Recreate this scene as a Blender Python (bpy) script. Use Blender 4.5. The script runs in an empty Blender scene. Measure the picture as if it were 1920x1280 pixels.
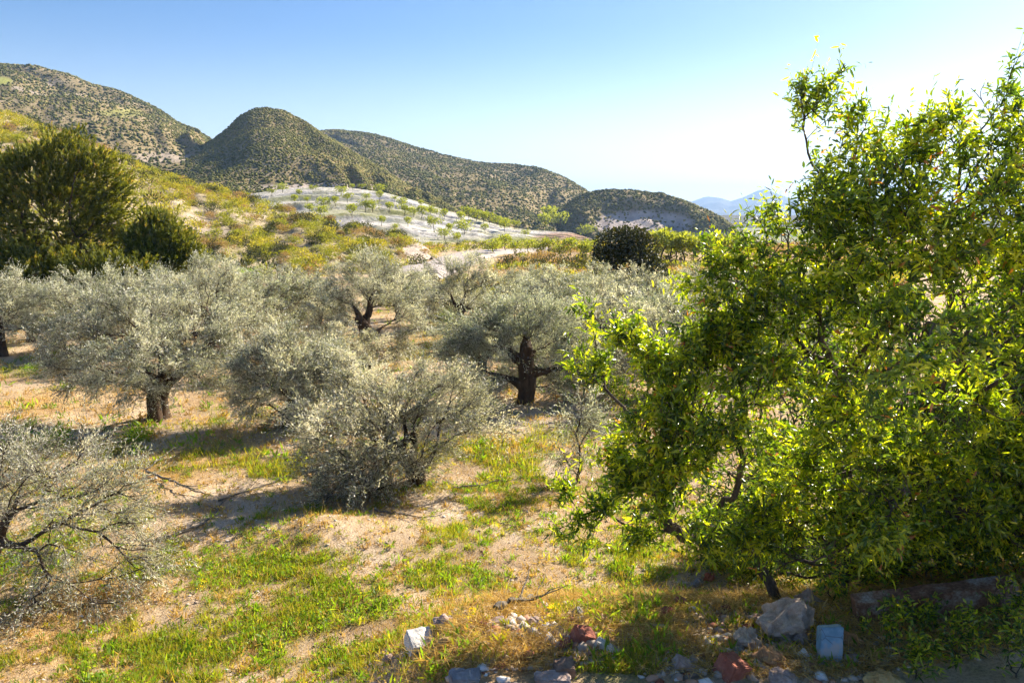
import bpy, math, random
import numpy as np
from mathutils import Vector

# ------------------------------------------------------------------ camera, sky, sun
SC = bpy.context.scene
COL = SC.collection
PITCH = math.radians(9.6)
F = 1387.0                      # focal length in photograph pixels (1920 wide)
CAMZ = 5.0
CP, SP = math.cos(PITCH), math.sin(PITCH)
cam_d = bpy.data.cameras.new('camera')
cam = bpy.data.objects.new('camera', cam_d)
COL.objects.link(cam)
cam_d.sensor_width = 36.0
cam_d.lens = 36.0 * F / 1920.0
cam_d.clip_start = 0.1
cam_d.clip_end = 40000
cam.location = (0, 0, CAMZ)
cam.rotation_euler = (math.pi/2 - PITCH, 0, 0)
SC.camera = cam

SUN_AZ = math.radians(48)       # to the right of the view direction
SUN_EL = math.radians(33)
w = bpy.data.worlds.new('World'); SC.world = w; w.use_nodes = True
nt = w.node_tree; nt.nodes.clear()
sky = nt.nodes.new('ShaderNodeTexSky'); sky.sky_type = 'NISHITA'; sky.sun_disc = False
sky.sun_elevation = SUN_EL; sky.sun_rotation = SUN_AZ
sky.altitude = 400; sky.air_density = 1.0; sky.dust_density = 0.75; sky.ozone_density = 2.0
bg = nt.nodes.new('ShaderNodeBackground'); bg.inputs['Strength'].default_value = 0.052
wo = nt.nodes.new('ShaderNodeOutputWorld')
hs = nt.nodes.new('ShaderNodeHueSaturation'); hs.inputs['Saturation'].default_value = 1.3; hs.inputs['Value'].default_value = 1.12; hs.inputs['Hue'].default_value = 0.507
nt.links.new(sky.outputs[0], hs.inputs['Color']); # bright hazy air low over the horizon
tc = nt.nodes.new('ShaderNodeTexCoord'); sx = nt.nodes.new('ShaderNodeSeparateXYZ'); nt.links.new(tc.outputs['Generated'], sx.inputs[0])
mr = nt.nodes.new('ShaderNodeMapRange'); mr.interpolation_type = 'SMOOTHSTEP'
mr.inputs['From Min'].default_value = 0.24; mr.inputs['From Max'].default_value = 0.0; nt.links.new(sx.outputs['Z'], mr.inputs['Value'])
h2 = nt.nodes.new('ShaderNodeHueSaturation'); h2.inputs['Saturation'].default_value = 0.55; h2.inputs['Value'].default_value = 1.45
nt.links.new(sky.outputs[0], h2.inputs['Color'])
mxs = nt.nodes.new('ShaderNodeMix'); mxs.data_type = 'RGBA'; nt.links.new(mr.outputs[0], mxs.inputs[0])
nt.links.new(hs.outputs[0], mxs.inputs[6]); nt.links.new(h2.outputs[0], mxs.inputs[7]); nt.links.new(mxs.outputs[2], bg.inputs[0]); nt.links.new(bg.outputs[0], wo.inputs[0])
sd = bpy.data.lights.new('sun', 'SUN'); sd.energy = 5.0; sd.angle = math.radians(0.5)
sd.color = (1.0, 0.92, 0.78)
so = bpy.data.objects.new('sun', sd); COL.objects.link(so)
sv = Vector((math.sin(SUN_AZ)*math.cos(SUN_EL), math.cos(SUN_AZ)*math.cos(SUN_EL), math.sin(SUN_EL)))
so.rotation_euler = sv.to_track_quat('Z', 'Y').to_euler()
so.location = (30, 20, 60)
SC.view_settings.view_transform = 'Standard'; SC.view_settings.look = 'None'
SC.view_settings.exposure = 1.45; SC.view_settings.gamma = 1
SC.view_settings.use_curve_mapping = False
SC.cycles.use_adaptive_sampling = True; SC.cycles.adaptive_threshold = 0.03
SC.cycles.max_bounces = 4; SC.cycles.diffuse_bounces = 2; SC.cycles.glossy_bounces = 2
SC.cycles.transmission_bounces = 4; SC.cycles.volume_bounces = 0
SC.cycles.sample_clamp_indirect = 4.0
SC.cycles.use_denoising = True
SC.cycles.denoiser = 'OPENIMAGEDENOISE'; SC.cycles.denoising_input_passes = 'RGB_ALBEDO_NORMAL'

# ------------------------------------------------------------------ maths helpers
R = np.random.default_rng(11)
def P(px, py, Y):
    u = (px-960.0)/F; v = (640.0-py)/F
    fy = CP + v*SP; fz = -SP + v*CP
    t = Y/fy
    return np.array([u*t, Y, CAMZ + fz*t])
def proj(p):
    p = np.asarray(p, float); x = p[..., 0]; y = p[..., 1]; z = p[..., 2]-CAMZ
    d = y*CP - z*SP; u = x/d; v = (y*SP + z*CP)/d
    return 960+u*F, 640-v*F
def S(t):
    t = np.clip(t, 0, 1); return t*t*(3-2*t)
def _h(ix, iy, iz, s):
    n = (ix.astype(np.int64)*374761393 + iy.astype(np.int64)*668265263 + iz.astype(np.int64)*1274126177 + s*974711) & 0x7fffffff
    n = ((n ^ (n >> 13))*1274126177) & 0x7fffffff
    n = (n ^ (n >> 16)) & 0xffff
    return n/32767.5 - 1.0
def noise3(x, y, z, s=0):
    x, y, z = np.broadcast_arrays(np.asarray(x, float), np.asarray(y, float), np.asarray(z, float))
    ix, iy, iz = np.floor(x), np.floor(y), np.floor(z)
    fx, fy, fz = x-ix, y-iy, z-iz
    fx, fy, fz = fx*fx*(3-2*fx), fy*fy*(3-2*fy), fz*fz*(3-2*fz)
    r = 0
    for a in (0, 1):
        for b in (0, 1):
            for c in (0, 1):
                wgt = (fx if a else 1-fx)*(fy if b else 1-fy)*(fz if c else 1-fz)
                r = r + wgt*_h(ix+a, iy+b, iz+c, s)
    return r
def fbm(x, y, z=0.0, o=4, s=0):
    r = 0; a = 1.0; f = 1.0; t = 0
    for k in range(o):
        r = r + a*noise3(np.asarray(x)*f+k*7.3, np.asarray(y)*f-k*3.1, np.asarray(z)*f, s+k); t += a
        a *= 0.5; f *= 2.03
    return r/t
def nrm(v):
    return v/np.maximum(np.linalg.norm(v, axis=-1, keepdims=True), 1e-9)
def rdir(n, rng=R):
    return nrm(rng.normal(size=(n, 3)))

# ------------------------------------------------------------------ materials
def mat(name):
    m = bpy.data.materials.new(name); m.use_nodes = True
    m.node_tree.nodes.clear()
    o = m.node_tree.nodes.new('ShaderNodeOutputMaterial')
    return m, m.node_tree, o
def ramp(nt, fac, stops, interp='LINEAR'):
    r = nt.nodes.new('ShaderNodeValToRGB'); e = r.color_ramp; e.interpolation = interp
    while len(e.elements) < len(stops): e.elements.new(0.5)
    for el, (p, c) in zip(e.elements, stops):
        el.position = p; el.color = (*c, 1)
    if fac is not None: nt.links.new(fac, r.inputs[0])
    return r.outputs[0]
def noise_n(nt, scale, detail=5, rough=0.6, vec=None, dist=0):
    n = nt.nodes.new('ShaderNodeTexNoise'); n.inputs['Scale'].default_value = scale
    n.inputs['Detail'].default_value = detail; n.inputs['Roughness'].default_value = rough
    n.inputs['Distortion'].default_value = dist
    if vec is not None: nt.links.new(vec, n.inputs['Vector'])
    return n.outputs[0]
def attr(nt, name):
    a = nt.nodes.new('ShaderNodeAttribute'); a.attribute_name = name; return a.outputs['Fac']
def mixc(nt, fac, a, b, mode='MIX'):
    m = nt.nodes.new('ShaderNodeMix'); m.data_type = 'RGBA'; m.blend_type = mode
    for i, v in ((0, fac), (6, a), (7, b)):
        if isinstance(v, (int, float)): m.inputs[i].default_value = v
        elif isinstance(v, tuple): m.inputs[i].default_value = (*v, 1)
        else: nt.links.new(v, m.inputs[i])
    return m.outputs[2]
def math_n(nt, op, a, b=None, clamp=False):
    m = nt.nodes.new('ShaderNodeMath'); m.operation = op; m.use_clamp = clamp
    for i, v in ((0, a), (1, b)):
        if v is None: continue
        if isinstance(v, (int, float)): m.inputs[i].default_value = v
        else: nt.links.new(v, m.inputs[i])
    return m.outputs[0]
def objco(nt):
    return nt.nodes.new('ShaderNodeTexCoord').outputs['Object']
def bump(nt, h, strength=0.5, dist=0.05):
    b = nt.nodes.new('ShaderNodeBump'); b.inputs['Strength'].default_value = strength
    b.inputs['Distance'].default_value = dist; nt.links.new(h, b.inputs['Height']); return b.outputs[0]
def prin(nt, out, col, rough=0.8, spec=0.3, normal=None):
    p = nt.nodes.new('ShaderNodeBsdfPrincipled')
    if isinstance(col, tuple): p.inputs['Base Color'].default_value = (*col, 1)
    else: nt.links.new(col, p.inputs['Base Color'])
    p.inputs['Roughness'].default_value = rough
    p.inputs['Specular IOR Level'].default_value = spec
    if normal is not None: nt.links.new(normal, p.inputs['Normal'])
    if out is not None: nt.links.new(p.outputs[0], out.inputs[0])
    return p.outputs[0]

def leaf_mat(name, stops, back=None, trans=0.4, tcol=None, rough=0.45, spec=0.5, big=None):
    """leaf: colour from a per-leaf random value, paler back face, light shining through"""
    m, nt, o = mat(name)
    rn = attr(nt, 'rnd')
    c = ramp(nt, rn, stops)
    if big:
        nn = noise_n(nt, big[0], 2, 0.5, objco(nt))
        c = mixc(nt, ramp(nt, nn, [(0.4, (0, 0, 0)), (0.62, (1, 1, 1))]), c, mixc(nt, 0.55, c, big[1]))
    if name == 'olive_leaf':          # every tree has its own slightly different green
        oi = nt.nodes.new('ShaderNodeObjectInfo')
        c = mixc(nt, 1.0, c, ramp(nt, oi.outputs['Random'], [(0, (.74, .80, .70)), (.5, (1, 1, 1)), (1, (1.08, 1.03, .98))]), 'MULTIPLY')
    cf = c
    if back is not None:
        g = nt.nodes.new('ShaderNodeNewGeometry')
        cf = mixc(nt, g.outputs['Backfacing'], c, back)
    p = prin(nt, None, cf, rough, spec)
    t = nt.nodes.new('ShaderNodeBsdfTranslucent')
    if tcol is None: tc = mixc(nt, 1.0, c, (1.9, 1.7, 0.6), 'MULTIPLY')
    else: tc = mixc(nt, 1.0, c, tcol, 'MULTIPLY')
    nt.links.new(tc, t.inputs[0])
    mx = nt.nodes.new('ShaderNodeMixShader'); mx.inputs[0].default_value = trans
    nt.links.new(p, mx.inputs[1]); nt.links.new(t.outputs[0], mx.inputs[2])
    nt.links.new(mx.outputs[0], o.inputs[0])
    return m
def bark_mat(name, a, b, scale=9.0):
    m, nt, o = mat(name)
    oc = objco(nt)
    mp = nt.nodes.new('ShaderNodeMapping'); mp.inputs['Scale'].default_value = (1, 1, 0.3)
    nt.links.new(oc, mp.inputs[0])
    n = noise_n(nt, scale, 8, 0.7, mp.outputs[0], 0.4)
    c = ramp(nt, n, [(0.3, a), (0.62, b)])
    n2 = noise_n(nt, scale*3.5, 5, 0.7, mp.outputs[0])
    prin(nt, o, c, 0.9, 0.2, bump(nt, math_n(nt, 'ADD', n, n2), 0.9, 0.03))
    return m
def stone_mat(name, a, b, c3=None, scale=6.0, rough=0.85):
    m, nt, o = mat(name)
    oc = objco(nt)
    n = noise_n(nt, scale, 7, 0.65, oc, 0.3)
    st = [(0.32, a), (0.6, b)] + ([(0.75, c3)] if c3 else [])
    c = ramp(nt, n, st)
    n2 = noise_n(nt, scale*6, 6, 0.7, oc)
    c = mixc(nt, 0.25, c, ramp(nt, n2, [(0.35, (0.25, 0.22, 0.19)), (0.65, (1, 1, 1))]), 'MULTIPLY')
    prin(nt, o, c, rough, 0.25, bump(nt, math_n(nt, 'ADD', n, n2), 0.6, 0.02))
    return m

M = {}
M['olive'] = leaf_mat('olive_leaf', [(0.0, (0.12, 0.14, 0.065)), (0.35, (0.32, 0.345, 0.235)), (0.70, (0.59, 0.60, 0.48)), (1.0, (0.80, 0.79, 0.70))],
                      back=(0.68, 0.64, 0.54), trans=0.42, tcol=(1.5, 1.4, 0.9), rough=0.42, spec=0.6)
M['almond'] = leaf_mat('almond_leaf', [(0.0, (0.028, 0.055, 0.010)), (0.36, (0.09, 0.150, 0.014)), (0.70, (0.30, 0.36, 0.022)), (0.965, (0.58, 0.54, 0.035)), (1.0, (0.46, 0.17, 0.05))],
                       trans=0.52, tcol=(2.1, 2.2, 0.4), rough=0.30, spec=1.0)
M['field_leaf'] = leaf_mat('young_leaf', [(0.0, (0.14, 0.18, 0.03)), (1.0, (0.36, 0.40, 0.08))], trans=0.45, rough=0.6, spec=0.2)
M['conifer'] = leaf_mat('conifer_foliage', [(0.0, (0.04, 0.06, 0.014)), (0.55, (0.13, 0.16, 0.030)), (0.85, (0.27, 0.28, 0.05)), (1.0, (0.40, 0.26, 0.09))],
                        trans=0.36, tcol=(1.9, 1.6, 0.45), rough=0.6, spec=0.2)
M['carob'] = leaf_mat('carob_leaf', [(0.0, (0.022, 0.032, 0.012)), (0.75, (0.060, 0.068, 0.022)), (1.0, (0.13, 0.12, 0.035))], trans=0.18, rough=0.5, spec=0.35)
M['gold'] = leaf_mat('golden_shrub_leaf', [(0.0, (0.20, 0.19, 0.03)), (0.6, (0.41, 0.38, 0.05)), (1.0, (0.66, 0.58, 0.07))], trans=0.35, rough=0.7, spec=0.15)
M['lime'] = leaf_mat('lime_shrub_leaf', [(0.0, (0.13, 0.15, 0.025)), (0.6, (0.29, 0.31, 0.045)), (1.0, (0.50, 0.48, 0.08))], trans=0.35, rough=0.7, spec=0.15)
M['dusk'] = leaf_mat('dark_shrub_leaf', [(0.0, (0.035, 0.045, 0.02)), (0.6, (0.085, 0.095, 0.035)), (1.0, (0.18, 0.17, 0.07))], trans=0.2, rough=0.7, spec=0.15)
M['straw'] = leaf_mat('straw_shrub_leaf', [(0.0, (0.22, 0.15, 0.08)), (0.6, (0.40, 0.28, 0.15)), (1.0, (0.58, 0.42, 0.24))], trans=0.25, rough=0.8, spec=0.1)
M['grass_green'] = leaf_mat('green_grass', [(0.0, (0.10, 0.13, 0.015)), (0.5, (0.29, 0.31, 0.025)), (1.0, (0.66, 0.55, 0.08))], trans=0.45, tcol=(1.8, 1.7, 0.5), rough=0.6, spec=0.25)
M['grass_dry'] = leaf_mat('dry_grass', [(0.0, (0.28, 0.17, 0.06)), (0.6, (0.50, 0.34, 0.13)), (1.0, (0.70, 0.54, 0.27))], trans=0.3, rough=0.8, spec=0.15)
M['weed'] = leaf_mat('weed_leaf', [(0.0, (0.07, 0.14, 0.015)), (0.7, (0.20, 0.32, 0.03)), (1.0, (0.40, 0.46, 0.05))], trans=0.5, tcol=(2.0, 1.9, 0.5), rough=0.5, spec=0.3)
M['flower'] = leaf_mat('yellow_petal', [(0.0, (0.75, 0.55, 0.02)), (1.0, (0.85, 0.7, 0.05))], trans=0.3, rough=0.7, spec=0.1)
M['scrub'] = leaf_mat('hill_scrub', [(0.0, (0.085, 0.092, 0.026)), (0.55, (0.19, 0.18, 0.052)), (0.85, (0.28, 0.24, 0.08)), (1.0, (0.38, 0.29, 0.12))], trans=0.1, rough=0.9, spec=0.05)
M['olive_bark'] = bark_mat('olive_bark', (0.025, 0.016, 0.011), (0.11, 0.072, 0.045))
M['almond_bark'] = bark_mat('almond_bark', (0.045, 0.032, 0.024), (0.16, 0.125, 0.10), 14)
M['dark_bark'] = bark_mat('dark_bark', (0.03, 0.022, 0.015), (0.10, 0.075, 0.05))
M['twig'] = bark_mat('grey_twig', (0.10, 0.085, 0.07), (0.27, 0.23, 0.18), 12)

def ground_mat():
    m, nt, o = mat('dry_soil')
    oc = objco(nt)
    n1 = noise_n(nt, 0.55, 6, 0.6, oc)
    n2 = noise_n(nt, 5.0, 8, 0.7, oc)
    n3 = noise_n(nt, 38.0, 4, 0.75, oc)
    c = ramp(nt, n1, [(0.33, (0.38, 0.26, 0.15)), (0.5, (0.54, 0.40, 0.26)), (0.66, (0.68, 0.54, 0.39))])
    c = mixc(nt, attr(nt, 'dry'), c, ramp(nt, n2, [(0.35, (0.42, 0.23, 0.08)), (0.62, (0.62, 0.40, 0.15))]))
    gm = math_n(nt, 'MULTIPLY', attr(nt, 'green'), ramp(nt, n2, [(0.30, (0, 0, 0)), (0.52, (1, 1, 1))]), True)
    c = mixc(nt, math_n(nt, 'MULTIPLY', gm, 0.8), c, ramp(nt, n3, [(0.3, (0.10, 0.11, 0.03)), (0.7, (0.30, 0.30, 0.06))]))
    c = mixc(nt, 0.75, c, ramp(nt, n3, [(0.30, (0.42, 0.38, 0.34)), (0.5, (1, 1, 1)), (0.75, (1.25, 1.22, 1.18))]), 'MULTIPLY')
    c = mixc(nt, 0.6, c, ramp(nt, n2, [(0.28, (0.55, 0.5, 0.45)), (0.5, (1, 1, 1))]), 'MULTIPLY')
    # far away the flat land is fields in strips
    v = nt.nodes.new('ShaderNodeTexVoronoi'); v.inputs['Scale'].default_value = 0.012
    nt.links.new(oc, v.inputs['Vector'])
    cf = ramp(nt, v.outputs['Distance'], [(0.2, (0.20, 0.21, 0.08)), (0.5, (0.34, 0.29, 0.15)), (0.8, (0.12, 0.15, 0.06))])
    c = mixc(nt, attr(nt, 'far'), c, cf)
    prin(nt, o, c, 0.95, 0.1, bump(nt, math_n(nt, 'ADD', n3, math_n(nt, 'MULTIPLY', n2, 2.0)), 0.8, 0.035))
    return m
M['ground'] = ground_mat()
def hill_mat(name, tones, bare=(0.40, 0.33, 0.27), scale=0.03):
    m, nt, o = mat(name)
    oc = objco(nt)
    n = noise_n(nt, scale, 8, 0.65, oc)
    c = ramp(nt, n, [(0.35, tones[0]), (0.5, tones[1]), (0.65, tones[2])])
    n2 = noise_n(nt, scale*14, 6, 0.7, oc)
    c = mixc(nt, 0.7, c, ramp(nt, n2, [(0.35, (0.45, 0.43, 0.38)), (0.6, (1.1, 1.1, 1.1))]), 'MULTIPLY')
    n3 = noise_n(nt, scale*4, 7, 0.7, oc)
    c = mixc(nt, attr(nt, 'bare'), c, mixc(nt, 0.6, bare, ramp(nt, n3, [(0.35, (0.42, 0.40, 0.40)), (0.65, (1.25, 1.2, 1.15))]), 'MULTIPLY'))
    c = mixc(nt, attr(nt, 'field'), c, (0.27, 0.27, 0.07))
    prin(nt, o, c, 0.95, 0.05, bump(nt, n2, 0.6, 1.0))
    return m
M['hill'] = hill_mat('hill_soil', [(0.22, 0.17, 0.08), (0.28, 0.215, 0.11), (0.36, 0.28, 0.165)], bare=(0.50, 0.42, 0.37))
M['slope'] = hill_mat('slope_soil', [(0.37, 0.30, 0.16), (0.49, 0.39, 0.24), (0.58, 0.47, 0.34)], bare=(0.58, 0.47, 0.38), scale=0.12)
M['pale'] = hill_mat('pale_terrace_soil', [(0.46, 0.42, 0.37), (0.60, 0.55, 0.49), (0.70, 0.65, 0.58)], bare=(0.42, 0.27, 0.20), scale=0.06)
M['mountain'] = hill_mat('mountain_ground', [(0.10, 0.10, 0.07), (0.15, 0.13, 0.09), (0.2, 0.17, 0.12)], scale=0.003)
M['road'] = stone_mat('road_gravel', (0.42, 0.35, 0.30), (0.53, 0.45, 0.39), scale=0.7)

# ------------------------------------------------------------------ mesh helpers
class Acc:
    """collects faces in numpy blocks and builds one mesh object"""
    def __init__(s): s.V = []; s.Q = []; s.T = []; s.n = 0
    def add(s, verts, quads=(), tris=(), rnd=None, mi=0):
        """verts (N,k,3); quads/tris = index templates inside the k verts"""
        N, k, _ = verts.shape
        base = s.n + np.arange(N)[:, None]*k
        s.V.append(verts.reshape(-1, 3))
        if rnd is None: rnd = R.random(N)
        for q in quads: s.Q.append((base+np.array(q)[None], rnd, mi))
        for t in tris: s.T.append((base+np.array(t)[None], rnd, mi))
        s.n += N*k
    def build(s, name, mats, parent=None, smooth=False, loc=None):
        me = bpy.data.meshes.new(name)
        V = np.concatenate(s.V).astype(np.float32)
        if loc is not None: V = V - np.array(loc, np.float32)
        idx = []; tot = []; rn = []; mi = []
        for arr, k in ((s.Q, 4), (s.T, 3)):
            for f, r_, m_ in arr:
                idx.append(f.reshape(-1)); tot.append(np.full(len(f), k)); rn.append(r_); mi.append(np.full(len(f), m_))
        idx = np.concatenate(idx).astype(np.int32); tot = np.concatenate(tot)
        rn = np.concatenate(rn).astype(np.float32); mi = np.concatenate(mi).astype(np.int32)
        me.vertices.add(len(V)); me.vertices.foreach_set('co', V.ravel())
        me.loops.add(len(idx)); me.loops.foreach_set('vertex_index', idx)
        me.polygons.add(len(tot))
        st = np.concatenate([[0], np.cumsum(tot)[:-1]]).astype(np.int32)
        me.polygons.foreach_set('loop_start', st)
        me.polygons.foreach_set('material_index', mi)
        if smooth: me.polygons.foreach_set('use_smooth', np.ones(len(tot), bool))
        a = me.attributes.new('rnd', 'FLOAT', 'FACE'); a.data.foreach_set('value', rn)
        me.update(calc_edges=True)
        for mm in (mats if isinstance(mats, (list, tuple)) else [mats]): me.materials.append(mm)
        o = bpy.data.objects.new(name, me); COL.objects.link(o)
        if loc is not None and parent is None: o.location = loc
        if parent is not None: o.parent = parent
        return o
def tag(o, label=None, cat=None, group=None, kind=None):
    if label: o['label'] = label
    if cat: o['category'] = cat
    if group: o['group'] = group
    if kind: o['kind'] = kind
    return o
def thing(name, label, cat, loc, group=None):
    o = bpy.data.objects.new(name, None); COL.objects.link(o); o.location = loc
    o.empty_display_size = 0.2
    return tag(o, label, cat, group)
def copy_thing(root, loc, rz, sc, label=None, group=None):
    r = root.copy(); COL.objects.link(r); r.location = loc; r.rotation_euler = (0, 0, rz)
    r.scale = sc if isinstance(sc, tuple) else (sc, sc, sc)
    if label: r['label'] = label
    if group: r['group'] = group
    for ch in root.children:
        c = ch.copy(); COL.objects.link(c); c.parent = r
    return r

def leaves(acc, Pp, D, L, W, style='quad', droop=0.0, rnd=None, mi=0, rng=R):
    n = len(Pp)
    D = nrm(D); s = nrm(np.cross(D, rdir(n, rng))); u = np.cross(s, D)
    L = np.broadcast_to(L, (n,))[:, None]; W = np.broadcast_to(W, (n,))[:, None]
    dz = np.zeros((n, 3)); dz[:, 2] = -droop
    if style == 'tri':
        v = np.stack([Pp-s*W*.5, Pp+s*W*.5, Pp+D*L+dz*L], 1); acc.add(v, tris=[(0, 1, 2)], rnd=rnd, mi=mi)
    elif style == 'quad':
        v = np.stack([Pp, Pp+D*L*.45+s*W*.5+dz*L*.2, Pp+D*L+dz*L, Pp+D*L*.45-s*W*.5+dz*L*.2], 1)
        acc.add(v, quads=[(0, 1, 2, 3)], rnd=rnd, mi=mi)
    else:   # folded, arched lance shape
        c1 = Pp+D*L*.30+dz*L*.10; c2 = Pp+D*L*.68+dz*L*.45; t = Pp+D*L+dz*L
        f = u*W*.22
        v = np.stack([Pp, c1+s*W*.45+f, c1, c1-s*W*.45+f, c2+s*W*.36+f, c2, c2-s*W*.36+f, t], 1)
        acc.add(v, quads=[(1, 2, 5, 4), (2, 3, 6, 5)], tris=[(0, 2, 1), (0, 3, 2), (4, 5, 7), (5, 6, 7)], rnd=rnd, mi=mi)

def grow(trunk, att, alpha=0.35, seg=0.3, jit=0.06, smooth=2, rng=R, sag=0.0):
    """branch skeleton: every target point is joined to the cheapest node grown so far"""
    pos = [np.array(p, float) for p in trunk]; par = [-1]+list(range(len(trunk)-1))
    plen = [0.0]
    for i in range(1, len(pos)): plen.append(plen[-1]+np.linalg.norm(pos[i]-pos[i-1])*0.4)
    A = np.zeros((len(att)*14+len(pos)+10, 3)); PL = np.zeros(len(A)); n = len(pos)
    A[:n] = pos; PL[:n] = plen
    order = np.argsort(np.linalg.norm(att-pos[-1], axis=1))
    first = max(1, len(trunk)//2); ends = []
    for a in att[order]:
        d = np.linalg.norm(A[first:n]-a, axis=1)
        j = first+int(np.argmin(d + alpha*PL[first:n]))
        L = np.linalg.norm(A[j]-a); k = min(12, max(1, int(math.ceil(L/seg))))
        p0 = A[j].copy(); prev = j
        if n+k >= len(A):
            A = np.concatenate([A, np.zeros_like(A)]); PL = np.concatenate([PL, np.zeros_like(PL)])
        for q in range(1, k+1):
            t = q/k; p = p0*(1-t)+a*t
            if q < k: p = p + rng.normal(size=3)*jit*L*0.8
            p[2] += sag*L*math.sin(math.pi*t)
            A[n] = p; PL[n] = PL[prev]+L/k; par.append(prev); prev = n; n += 1
        ends.append(prev)
    A = A[:n]; par = np.array(par)
    for _ in range(smooth):
        cnt = np.zeros(n); sm = np.zeros((n, 3)); np.add.at(cnt, par[1:], 1); np.add.at(sm, par[1:], A[1:])
        has = (cnt > 0); has[0] = False; B = A.copy()
        B[has] = .5*A[has]+.25*A[par[has]]+.25*sm[has]/cnt[has][:, None]
        A = B
    return A, par, np.array(ends)
def radii(par, r0=0.006, ex=2.3):
    n = len(par); a = np.zeros(n)
    for i in range(n-1, -1, -1):
        if a[i] == 0: a[i] = r0**ex
        if par[i] >= 0: a[par[i]] += a[i]
    return a**(1/ex)
def tubes(acc, A, par, r, mi=0, rmin=0.0, knobby=0.0, seed=0):
    n = len(A); idx = np.arange(1, n); p = par[1:]
    d = nrm(A[1:]-A[p]); D = np.zeros((n, 3)); D[1:] = d; D[0] = d[0] if n > 1 else (0, 0, 1)
    main = np.full(n, -1); best = np.zeros(n)
    for i in range(1, n):
        if r[i] > best[par[i]]: best[par[i]] = r[i]; main[par[i]] = i
    DN = D.copy(); hm = main >= 0; DN[hm] = nrm(D[hm]+D[main[hm]]); DN[0] = D[main[0]] if main[0] > 0 else D[0]
    ref = nrm(np.array([[1.0, 0.31, 0.17]])); ref2 = nrm(np.array([[0.1, 1.0, 0.2]]))
    def frame(d):
        rr = np.where(np.abs(d@ref.T) > 0.93, ref2, ref)
        a = nrm(np.cross(d, rr)); return a, np.cross(d, a)
    for lo, hi, k in ((0.09, 99, 16), (0.03, 0.09, 8), (0.012, 0.03, 5), (rmin, 0.012, 3)):
        m = (r[idx] >= lo) & (r[idx] < hi)
        if not m.any(): continue
        i = idx[m]; q = par[i]; ism = main[q] == i
        d0 = np.where(ism[:, None], DN[q], D[i]); r0 = np.where(ism, r[q], np.minimum(r[i]*1.25, r[q]*1.0))
        d1 = DN[i]; r1 = r[i]
        th = np.linspace(0, 2*math.pi, k, endpoint=False)
        a0, b0 = frame(d0); a1, b1 = frame(d1)
        def ring(c, a, b, rr):
            pts = c[:, None]+rr[:, None, None]*(np.cos(th)[None, :, None]*a[:, None]+np.sin(th)[None, :, None]*b[:, None])
            if knobby > 0 and k == 16:
                nn = fbm(pts[..., 0]*5, pts[..., 1]*5, pts[..., 2]*2.2, 3, seed)
                pts = c[:, None]+(pts-c[:, None])*(1+knobby*nn)[..., None]
            return pts
        v = np.concatenate([ring(A[q], a0, b0, r0), ring(A[i], a1, b1, r1)], 1)
        acc.add(v, quads=[(j, (j+1) % k, k+(j+1) % k, k+j) for j in range(k)], mi=mi)

def in_lobes(lobes, n, shell=0.45, rng=R, squash=0.9):
    """n points spread over the lobes (x,y,z,r), denser to the outside of each"""
    w_ = np.array([l[3]**2*(l[4] if len(l) > 4 else 1) for l in lobes]); w_ = w_/w_.sum()
    k = rng.choice(len(lobes), n, p=w_); L = np.array([l[:4] for l in lobes])[k]
    d = rdir(n, rng); rr = (shell+(1-shell)*rng.random(n)**0.6)[:, None]*L[:, 3:4]
    p = L[:, :3]+d*rr*np.array([1, 1, squash])
    return p, d

# ------------------------------------------------------------------ ground
def gz(x, y):
    x = np.asarray(x, float); y = np.asarray(y, float)
    z = 0.16*fbm(x*.22, y*.22, 0, 3, 5)+0.045*fbm(x*1.3, y*1.3, 0, 3, 9)
    z = z + 1.25*S((9.4-y)/3.2)*S((x+2.2)/2.0) + 0.25*S((8-y)/3)
    z = z + 0.35*S((x-2.4)/2.5)*S((11-y)/4)
    z = z + 0.22*np.exp(-(((x+3.0)/1.1)**2+((y-11.1)/0.7)**2))
    z = z + 0.9*S((y-78)/8)*S((112-y)/10)*S((x-2)/6)
    z = z - 15*S((y-135)/110) + 0.6*S((y-40)/40)*fbm(x*.03, y*.03, 0, 3, 31)
    return z
def on_ground(px, py):
    Y = np.concatenate([np.linspace(3.5, 40, 900), np.linspace(40, 200, 1200)])
    u = (px-960.0)/F; v = (640.0-py)/F; t = Y/(CP+v*SP)
    h = CAMZ+(-SP+v*CP)*t-gz(u*t, Y)
    s_ = np.where(h <= 0)[0]
    if len(s_) == 0: return np.array([u*t[-1], Y[-1], gz(u*t[-1], Y[-1])])
    y = Y[s_[0]]; x = u*t[s_[0]]
    return np.array([x, y, float(gz(x, y))])

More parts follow.
